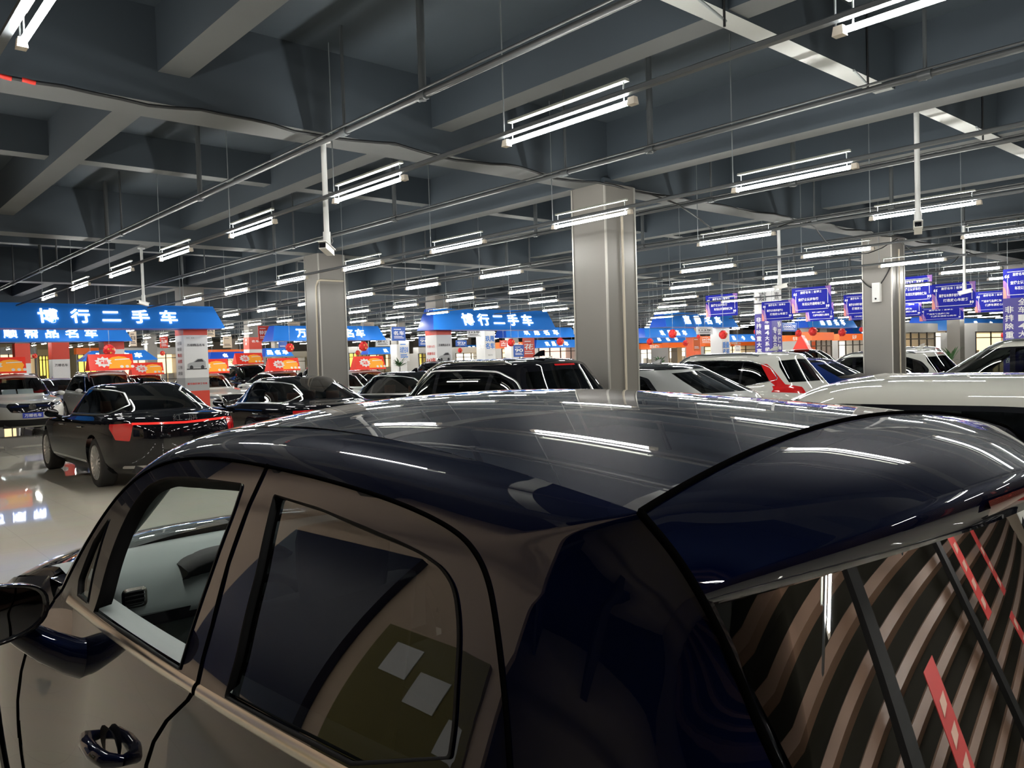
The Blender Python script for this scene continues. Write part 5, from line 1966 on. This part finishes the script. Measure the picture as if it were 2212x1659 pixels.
def col_text(e, body, m, face, z0, z1, w, bold=.02, off=0.0, vertical=True):
    """Characters down a column face: 'f' faces the camera row (-Y), 's' faces left (-X)."""
    n = len(body); st = (z1 - z0) / n
    for k, ch in enumerate(body):
        z = z1 - st * (k + .5)
        if face == 'f': put_text(ch, M[m], e, (off, -.342, z), (1, 0, 0), (0, 0, 1), width=min(w, st * .9), height=st * .82, bold=bold, extrude=.004, name='letter')
        else: put_text(ch, M[m], e, (-.342, off, z), (0, -1, 0), (0, 0, 1), width=min(w, st * .9), height=st * .82, bold=bold, extrude=.004, name='letter')


def row_text(e, body, m, face, z, w, h, off=0.0, bold=.015):
    if face == 'f': put_text(body, M[m], e, (off, -.343, z), (1, 0, 0), (0, 0, 1), width=w, height=h, bold=bold, extrude=.004)
    else: put_text(body, M[m], e, (-.343, off, z), (0, -1, 0), (0, 0, 1), width=w, height=h, bold=bold, extrude=.004)


def car_picture(e, z, w=.52):
    """The small printed car on a wrap: a flat silhouette with windows and wheels."""
    g = MB(); yy = -.343
    body = [(-.26, 0), (-.26, .10), (-.20, .14), (-.10, .16), (.02, .25), (.16, .26), (.25, .17), (.26, 0)]
    g.add([(x, yy, z + h) for x, h in body], [tuple(range(len(body)))], 0)
    g.add([(x, yy - .002, z + h) for x, h in ((-.07, .16), (.04, .235), (.15, .24), (.2, .17))], [(0, 1, 2, 3)], 1)
    for cx in (-.15, .16): g.add([(cx + .05 * math.cos(a), yy - .003, z + .01 + .06 * math.sin(a)) for a in np.linspace(0, 2 * math.pi, 13)[:-1]], [tuple(range(12))], 1)
    g.add([(x, yy - .001, z - .05 + h) for x, h in ((-.28, 0), (.28, 0), (.28, .03), (-.28, .03))], [(0, 1, 2, 3)], 1)
    g.build('printed_car', [M['wrap_grey'], M['txt_dark']], e)


e = wrap(0, 2, ((2.62, 2.84, 'wrap_red'), (1.42, 2.62, 'wrap_white'), (1.05, 1.42, 'wrap_grey'), (.02, 1.05, 'wrap_red')), 'white and red wrapped pillar with a printed car, behind the light-bar saloon')
row_text(e, '万顺精品名车', 'txt_dark', 'f', 2.34, .50, .075)
row_text(e, '车行 · 名车', 'txt_dark', 'f', 2.54, .22, .035, -.15, 0)
car_picture(e, 1.70)
row_text(e, '豪华高端商务专卖', 'txt_red', 'f', 1.25, .56, .06)
for k, tx in enumerate(('全国', '联保', '售后', '无忧', '三年', '质保')): row_text(e, tx, 'txt_red' if k in (2, 3) else 'txt_grey', 's', 2.4 - k * .17, .34, .10)
e = wrap(1, 2, ((2.60, 2.90, 'wrap_red'), (.02, 2.60, 'wrap_white')), 'white wrapped pillar with red top under the fascia left of the central column')
row_text(e, '万顺精品名车', 'txt_dark', 'f', 2.24, .52, .09); car_picture(e, 1.72)
row_text(e, '行驶15万', 'txt_red', 's', 2.20, .45, .09); row_text(e, '质量保证', 'txt_red', 's', 1.95, .48, .10); row_text(e, '1+3年', 'txt_red', 's', 1.72, .52, .17, bold=.03)
e = wrap(1, 4, ((2.55, 3.15, 'wrap_red'), (.02, 2.55, 'wrap_white')), 'wrapped pillar with a red upper half between the sign-clad pillar and the left column')
col_text(e, '卓越', 'txt_white', 's', 2.75, 3.1, .3); row_text(e, '名车', 'txt_white', 'f', 2.95, .4, .12); car_picture(e, 2.0)
e = wrap(0, 3, ((2.45, 3.2, 'wrap_red'), (.02, 2.45, 'wrap_white')), 'wrapped pillar with a red flower before it behind the white sport utility')
row_text(e, '精品', 'txt_dark', 'f', 2.2, .42, .14)
e = wrap(0, 4, ((2.25, 3.2, 'wrap_red'), (.02, 2.25, 'wrap_white')), 'wrapped pillar under the left end of the lower left fascia')
row_text(e, '万顺名车', 'txt_dark', 'f', 2.0, .5, .12)
e = wrap(0, 5, ((2.2, 3.2, 'wrap_red'), (.02, 2.2, 'wrap_white')), 'red-topped pillar at the left edge under the fascia')
e = wrap(2, 3, ((.02, 3.2, 'wrap_white'),), 'white pillar with blue characters between the fascias left of the central column')
for k, tx in enumerate(('玖晟', '名车')): row_text(e, tx, 'txt_blue', 'f', 2.72 - k * .36, .58, .30, bold=.03)
for k, tx in enumerate(('玖晟', '名车')): row_text(e, tx, 'txt_white', 's', 2.72 - k * .36, .58, .30, bold=.03)
row_text(e, '车行', 'txt_grey', 'f', 1.9, .3, .08)
e = wrap(2, 1, ((3.0, 3.95, 'wrap_white'), (.02, 3.0, 'wrap_indigo')), 'indigo wrapped column with white vertical characters behind the hanging boards')
col_text(e, '全车14大系统保', 'txt_white', 's', 1.45, 3.0, .26, .02, -.15); col_text(e, '非排除重大事故', 'txt_white', 's', 1.35, 2.9, .26, .02, .17)
col_text(e, '协议保障安', 'txt_white', 'f', 1.4, 2.75, .26, .02, .15); col_text(e, '专业品质', 'txt_white', 'f', 1.4, 2.55, .26, .02, -.15)
for f_, o_ in (('s', 0), ('f', 0)): row_text(e, '嘉', 'txt_dark', f_, 3.6, .3, .3, bold=.0)
e = wrap(2, 0, ((.02, 3.25, 'wrap_indigo'),), 'indigo wrapped column with white vertical characters at the right edge')
col_text(e, '全车14大系统保', 'txt_white', 's', 1.15, 2.95, .28, .02, -.15); col_text(e, '非排除重大事故', 'txt_white', 's', 1.1, 2.75, .28, .02, .17)
e = wrap(3, 2, ((.02, 3.3, 'wrap_white'),), 'white wrapped pillar with slanted blue words right of the central column')
for k, tx in enumerate(('质量', '承诺')): row_text(e, tx, 'txt_blue', 'f', 2.05 - k * .36, .58, .32, bold=.03)
row_text(e, '1+3年', 'txt_dark', 's', 3.0, .5, .18)
for (i, j, lb, m) in ((3, 3, 'orange', 'wrap_orange'), (4, 2, 'orange', 'wrap_orange'), (3, 1, 'grey', 'wrap_grey'), (4, 3, 'orange', 'wrap_orange'), (2, 4, 'white', 'wrap_white'), (2, 5, 'white', 'wrap_white'), (1, 5, 'white', 'wrap_white'), (5, 2, 'orange', 'wrap_orange'), (1, 3, 'white', 'wrap_white'), (3, 4, 'white', 'wrap_white')):
    if (i, j) in col_objs:
        p = proj((CXs[i + 1] + .3, CYs[j + 1] + .3, 2.2))
        wrap(i, j, ((.02, 2.7, m),), '%s wrapped far pillar, %s' % (lb, {(3, 3): 'beside the central column at left', (4, 2): 'below the fascia left of the right column', (3, 1): 'close to the right column', (4, 3): 'under the fascia right of the central column', (2, 4): 'between two small fascias right of the left column', (2, 5): 'right behind the left column', (1, 5): 'right of the sign-clad pillar', (5, 2): 'behind the right column', (1, 3): 'hidden behind the left column', (3, 4): 'left of the small fascia by the central column'}[(i, j)]))

# small banners hung far off --------------------------------------------------------------------------
M['banner_beige'] = mat('banner_beige', (0.62, 0.52, 0.40), 0.6)
M['banner_blue'] = mat('banner_blue', (0.02, 0.09, 0.40), 0.5)
M['banner_white'] = mat('banner_white', (0.70, 0.71, 0.72), 0.5)
M['banner_orange'] = mat('banner_orange', (0.75, 0.14, 0.02), 0.5)


def small_banner(px0, px1, py0, py1, D, m, label, txt=None, tm='txt_white'):
    c = at_d((px0 + px1) / 2, (py0 + py1) / 2, D)
    a, b = at_y(px0, (py0 + py1) / 2, c[1]), at_y(px1, (py0 + py1) / 2, c[1])
    w = min(b[0] - a[0], 3.5); h = (py1 - py0) / FPX * D
    e = empty('hanging_banner', (c[0], c[1], c[2] - h / 2), label, 'banner', 'small banners hung over the far stands')
    MB().box((-w / 2, 0, 0), (w / 2, .03, h)).build('panel', M[m], e)
    MB().tube([(0, .015, h), (0, .015, hang_top(c[0], c[1] + .015) - (c[2] - h / 2))], .008, 5).build('hanging_wire', M['wire'], e)
    if txt:
        put_text(txt, M[tm], e, (0, -.006, h * .55), (1, 0, 0), (0, 0, 1), width=w * .8, height=h * .30, bold=.02, extrude=.004)
    g = MB()
    for k, zz in enumerate((.18, .28, .80)): g.box((-w * .36, -.006, h * zz), (w * (.36 - .1 * k), 0, h * (zz + .045)))
    g.build('print_lines', M[tm], e)
    return e


for q in ((446, 464, 703, 728, 30, 'banner_beige', 'small beige banner right of the sign-clad pillar top', '名车', 'txt_dark'),
          (346, 363, 727, 752, 40, 'wrap_red', 'small red banner left of the sign-clad pillar', '品质', 'txt_white'),
          (280, 295, 716, 748, 38, 'banner_beige', 'small beige banner beside the end of the lower left fascia', '名车', 'txt_dark'),
          (482, 501, 727, 751, 42, 'banner_beige', 'small tan banner between the sign-clad pillar and the red-topped pillar', None, 'txt_dark'),
          (558, 582, 704, 737, 34, 'wrap_red', 'small red banner at the left end of the fascia behind the left column', '特惠', 'txt_white'),
          (602, 620, 735, 752, 40, 'banner_blue', 'small blue banner under the fascia behind the left column', None, 'txt_white'),
          (622, 648, 695, 704, 36, 'banner_beige', 'flat beige banner above the fascia behind the left column', None, 'txt_dark'),
          (780, 808, 696, 704, 36, 'banner_beige', 'flat beige banner above the right end of that fascia', None, 'txt_dark'),
          (847, 876, 706, 736, 36, 'banner_blue', 'square blue banner between the left column and the white pillar', '名车', 'txt_white'),
          (812, 842, 730, 748, 38, 'banner_white', 'pale grey banner right of the left column', '质保', 'txt_dark'),
          (862, 884, 736, 780, 44, 'banner_white', 'white banner with blue words between the left column and the white pillar', '玖晟名车', 'txt_blue'),
          (905, 928, 727, 748, 40, 'banner_blue', 'blue banner just left of the white pillar with red top', '90', 'txt_white'),
          (985, 1008, 735, 748, 40, 'banner_blue', 'blue banner just right of the white pillar with red top', '90', 'txt_white'),
          (1010, 1040, 709, 728, 34, 'banner_white', 'pale banner under the fascia left of the central column', '1+3年', 'txt_dark'),
          (1110, 1132, 745, 771, 36, 'banner_blue', 'blue banner low between the small fascias', '90', 'txt_white'),
          (1080, 1095, 735, 750, 40, 'wrap_red', 'red banner left of the small fascias', '大', 'txt_white'),
          (1130, 1155, 730, 772, 46, 'wrap_red', 'tall red banner beside the low small fascia', '花', 'txt_white'),
          (1240, 1256, 700, 722, 34, 'banner_white', 'white banner just left of the central column', 'PARK', 'txt_dark'),
          (1506, 1540, 706, 722, 32, 'banner_white', 'pale banner below the fascia right of the central column', '1+3年', 'txt_dark'),
          (1514, 1538, 726, 743, 44, 'banner_orange', 'orange banner with numerals right of the central column', '24小时', 'txt_white'),
          (1688, 1722, 697, 716, 33, 'banner_blue', 'light blue banner right of the indigo-clad column', '5000万', 'txt_white'),
          (1498, 1512, 728, 758, 40, 'banner_orange', 'narrow orange banner right of the central column', None, 'txt_white'),
          (1562, 1578, 745, 762, 44, 'banner_white', 'white notice under the small fascia above the orange stand', None, 'txt_dark'),
          (1588, 1600, 746, 760, 46, 'banner_white', 'second white notice under the small fascia above the orange stand', None, 'txt_dark')):
    small_banner(*q)

# red paper flowers -----------------------------------------------------------------------------------
M['flower_red'] = mat('red_paper_flower', (0.70, 0.02, 0.02), 0.5)
M['flower_gold'] = mat('gold_flower_mark', (0.75, 0.45, 0.06), 0.4)
bm = bmesh.new(); bmesh.ops.create_icosphere(bm, subdivisions=3, radius=1.0)
for v in bm.verts:
    a = math.atan2(v.co.y, v.co.x)
    v.co *= 1 + .10 * math.sin(v.co.z * 9) * math.cos(5 * a)
fl_me = bpy.data.meshes.new('petals'); bm.to_mesh(fl_me); bm.free(); fl_me.materials.append(M['flower_red'])
mk = MB()
for k in range(3):
    a = 2 * math.pi * k / 3 + .5
    mk.add([(.45 * math.cos(a) + .17 * math.cos(b), -1.0, .45 * math.sin(a) + .17 * math.sin(b)) for b in np.linspace(0, 2 * math.pi, 9)[:-1]], [tuple(range(8))])
mk_me = mk.mesh('gold_marks', M['flower_gold'])
for q, (px, py, r, D, wh) in enumerate(((236, 757, 12, 27.2, 'before the wrapped pillar behind the white sport utility'), (75, 769, 5, 36, 'small, at the left under the lower fascia'), (351, 763, 5, 36, 'small, left of the sign-clad pillar'), (626, 751, 9, 27, 'left of the left column'),
                                        (785, 748, 10, 27, 'right of the left column'), (773, 762, 5, 34, 'small, right of the left column'), (927, 757, 5, 34, 'small, left of the white pillar'), (994, 757, 5, 34, 'small, right of the white pillar'), (1104, 740, 8, 26, 'between the small fascias'), (1210, 738, 8, 28.6, 'on the low small fascia'),
                                        (1453, 721, 9, 28, 'on the fascia right of the central column'), (1404, 738, 7, 30, 'at the edge of the lower fascia right of the central column'), (1481, 741, 6, 30, 'under the lower fascia right of the central column'), (1562, 723, 9, 24, 'beside the white pillar with blue words'), (1509, 727, 4, 32, 'small, left of the white pillar with blue words'),
                                        (1634, 717, 6, 32, 'left of the indigo-clad column'), (1725, 720, 7, 30, 'right of the indigo-clad column'), (1756, 716, 9, 28, 'under the fascia left of the right column'), (1819, 718, 8, 28, 'left of the right column'), (1861, 712, 5, 28, 'close to the left edge of the right column'), (2170, 724, 7, 26, 'near the indigo column at the right edge'))):
    c = at_d(px, py, D); rr = r / FPX * D
    e = empty('paper_flower', c, 'round red paper flower, %s' % wh, 'decoration', 'red paper flowers along the stands')
    o = link('petals', fl_me, e); o.scale = (rr, rr, rr)
    o = link('gold_marks', mk_me, e); o.scale = (rr, rr, rr)
    MB().tube([(0, 0, rr * .9), (0, 0, hang_top(c[0], c[1]) - c[2])], .006, 5).build('string', M['wire'], e)

# shop units at the far side ---------------------------------------------------------------------------
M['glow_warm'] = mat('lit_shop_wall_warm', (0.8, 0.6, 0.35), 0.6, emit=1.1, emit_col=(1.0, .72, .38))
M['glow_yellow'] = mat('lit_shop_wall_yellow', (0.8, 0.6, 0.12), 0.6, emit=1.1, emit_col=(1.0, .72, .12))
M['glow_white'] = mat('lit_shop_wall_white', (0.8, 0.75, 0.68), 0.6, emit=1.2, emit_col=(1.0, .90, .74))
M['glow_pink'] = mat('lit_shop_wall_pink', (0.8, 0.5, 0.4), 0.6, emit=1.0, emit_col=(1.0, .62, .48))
M['shop_orange'] = mat('orange_shop_panel', (0.75, 0.13, 0.02), 0.45, emit=.12, emit_col=(1, .2, .03))
M['shop_grey'] = mat('grey_shop_panel', (0.40, 0.40, 0.39), 0.5)
M['shop_frame'] = mat('dark_shop_frame', (0.03, 0.03, 0.03), 0.4)
M['leaf'] = mat('green_leaf', (0.03, 0.10, 0.03), 0.5)
M['pot'] = mat('plant_pot', (0.55, 0.53, 0.50), 0.5)


def shop(px0, px1, py0, D, glow, head, label, name=None, panes=4, zt=None):
    c = at_d((px0 + px1) / 2, py0, D)
    a, b = at_y(px0, py0, c[1]), at_y(px1, py0, c[1])
    w = min((b[0] - a[0]) / 2, 7.0); zt = zt or max(2.0, min(3.1, c[2]))
    e = empty('shop_unit', (c[0], c[1], 0), label, 'shop', 'lit shop units at the far side')
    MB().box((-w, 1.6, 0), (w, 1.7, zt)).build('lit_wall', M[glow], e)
    s = MB(); s.box((-w - .1, 0, 0), (-w, 1.7, zt)); s.box((w, 0, 0), (w + .1, 1.7, zt)); s.box((-w, .02, zt - .05), (w, 1.7, zt))
    s.build('side_panel', M['shop_grey'], e)
    hh = MB().box((-w - .1, -.12, zt), (w + .1, 0.6, zt + .45)).build('header', M[head], e)
    f = MB()
    for k in range(panes + 1):
        x = -w + 2 * w * k / panes
        f.box((x - .035, -.03, 0), (x + .035, .03, zt))
    f.box((-w, -.03, .95), (w, .03, 1.0)); f.box((-w, -.03, zt - .35), (w, .03, zt - .30))
    f.build('window_frame', M['shop_frame'], e)
    d = MB(); rr = random.Random(int(px0))
    for k in range(panes * 2):
        x = -w + 2 * w * (k + .5) / (panes * 2)
        d.box((x - .18, 1.2, 0), (x + .18, 1.5, rr.uniform(.9, 1.5)))
    d.build('display_shelf', M['shop_grey'], e)
    if name: put_text(name, M['txt_white'], hh, (0, -.13, zt + .22), (1, 0, 0), (0, 0, 1), height=.28, width=min(1.4 * w, .34 * len(name)), bold=.03, extrude=.01)
    return e


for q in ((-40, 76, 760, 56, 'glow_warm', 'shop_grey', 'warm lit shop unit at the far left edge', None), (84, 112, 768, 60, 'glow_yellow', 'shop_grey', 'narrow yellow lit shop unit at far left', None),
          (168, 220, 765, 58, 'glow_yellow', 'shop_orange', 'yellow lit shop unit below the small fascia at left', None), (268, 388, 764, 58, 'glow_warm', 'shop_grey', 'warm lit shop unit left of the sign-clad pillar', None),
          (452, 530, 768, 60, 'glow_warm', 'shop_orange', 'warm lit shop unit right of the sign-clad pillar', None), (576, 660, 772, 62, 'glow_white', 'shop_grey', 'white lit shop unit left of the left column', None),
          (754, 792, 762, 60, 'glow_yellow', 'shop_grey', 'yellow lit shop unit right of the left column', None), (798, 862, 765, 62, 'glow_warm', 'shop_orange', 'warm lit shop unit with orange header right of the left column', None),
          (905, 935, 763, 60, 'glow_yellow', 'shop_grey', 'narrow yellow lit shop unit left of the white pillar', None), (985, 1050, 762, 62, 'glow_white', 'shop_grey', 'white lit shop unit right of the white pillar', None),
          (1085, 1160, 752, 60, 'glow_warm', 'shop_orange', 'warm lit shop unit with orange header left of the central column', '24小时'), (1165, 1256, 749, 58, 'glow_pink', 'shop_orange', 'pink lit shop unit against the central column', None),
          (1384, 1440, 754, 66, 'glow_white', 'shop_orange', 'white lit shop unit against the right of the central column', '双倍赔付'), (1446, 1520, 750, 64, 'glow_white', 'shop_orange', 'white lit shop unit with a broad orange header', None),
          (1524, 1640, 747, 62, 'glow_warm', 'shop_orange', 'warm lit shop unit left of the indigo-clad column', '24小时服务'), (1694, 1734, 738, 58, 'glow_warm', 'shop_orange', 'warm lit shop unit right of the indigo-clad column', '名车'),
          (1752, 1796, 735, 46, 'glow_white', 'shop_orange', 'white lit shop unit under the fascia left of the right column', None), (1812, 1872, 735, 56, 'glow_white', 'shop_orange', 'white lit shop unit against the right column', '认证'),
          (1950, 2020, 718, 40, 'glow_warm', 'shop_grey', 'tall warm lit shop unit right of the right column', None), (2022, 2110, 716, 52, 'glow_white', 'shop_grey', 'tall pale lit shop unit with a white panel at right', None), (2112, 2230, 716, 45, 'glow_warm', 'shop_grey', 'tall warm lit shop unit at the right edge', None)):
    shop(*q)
# white patterned panel and potted plants
c = at_d(2068, 740, 41)
wp = tag(MB().box((c[0] - .9, c[1], .3), (c[0] + .9, c[1] + .05, 2.45)).build('patterned_panel', M['wrap_white']), 'white patterned panel standing before the lit shop at right', 'panel')
g = MB(); rr = random.Random(9)
for k in range(22):
    x, z = c[0] + rr.uniform(-.8, .8), rr.uniform(1.2, 2.35)
    g.prism([(x - .18, c[1] - .006, z), (x + .18, c[1] - .006, z + rr.uniform(-.15, .15)), (x, c[1] - .006, z + .03)], (0, .008, 0))
g.build('ink_pattern', M['txt_grey'], wp)


def plant(px, py, D, h, label, n=26):
    c = at_d(px, py, D)
    e = empty('potted_plant', (c[0], c[1], 0), label, 'plant', 'potted plants among the stands')
    z0 = max(.5, c[2] - h * .6)
    MB().tube([(0, 0, 0), (0, 0, z0 * .45)], [.14, .2], 12).build('pot', M['pot'], e)
    MB().tube([(0, 0, z0 * .4), (0.03, 0, z0)], .025, 6).build('stem', M['shop_frame'], e)
    f = MB(); r = random.Random(int(px))
    for k in range(n):
        a = r.uniform(0, 2 * math.pi); l = h * r.uniform(.5, .95); t = r.uniform(.2, 1.1)
        d = Vector((math.cos(a) * math.cos(t), math.sin(a) * math.cos(t), math.sin(t)))
        s = Vector((-math.sin(a), math.cos(a), 0)) * .05
        p0 = Vector((0, 0, z0)); p1 = p0 + d * l * .5; p2 = p0 + d * l - Vector((0, 0, l * .2))
        f.add([p0, p1 - s, p2, p1 + s], [(0, 1, 2, 3)])
    f.build('leaves', M['leaf'], e)


for q in ((2055, 745, 38, 1.3, 'leafy potted plant by the patterned panel at right'), (862, 768, 42, 1.0, 'leafy plant between the left column and the white pillar'), (1032, 768, 44, 1.0, 'leafy plant right of the white pillar'), (1425, 765, 46, .9, 'leafy plant by the shop right of the central column'), (510, 770, 43, .9, 'leafy plant right of the sign-clad pillar'), (815, 775, 40, .9, 'leafy plant right of the left column')):
    plant(*q)
# ceiling heater units
M['unit_grey'] = mat('pale_unit_metal', (0.5, 0.5, 0.48), 0.4)
for q, (px, py, D) in enumerate(((1610, 535, 20), (1130, 600, 28))):
    c = at_d(px, py, D)
    e = empty('ceiling_unit', c, 'pale finned ceiling unit, %s' % ('right of the central column' if q == 0 else 'left of the central column'), 'ceiling unit', 'finned ceiling units')
    MB().box((-.25, -.8, -.12), (.25, .8, .12), 0, .03).build('casing', M['unit_grey'], e)
    f = MB()
    for k in range(5): f.box((-.26, -.7, -.10 + k * .045), (-.25, .7, -.085 + k * .045))
    f.build('fins', M['shop_frame'], e)
    MB().tube([(0, 0, .12), (0, 0, hang_top(c[0], c[1]) - c[2])], .02, 6).build('hanging_rod', M['wire'], e)
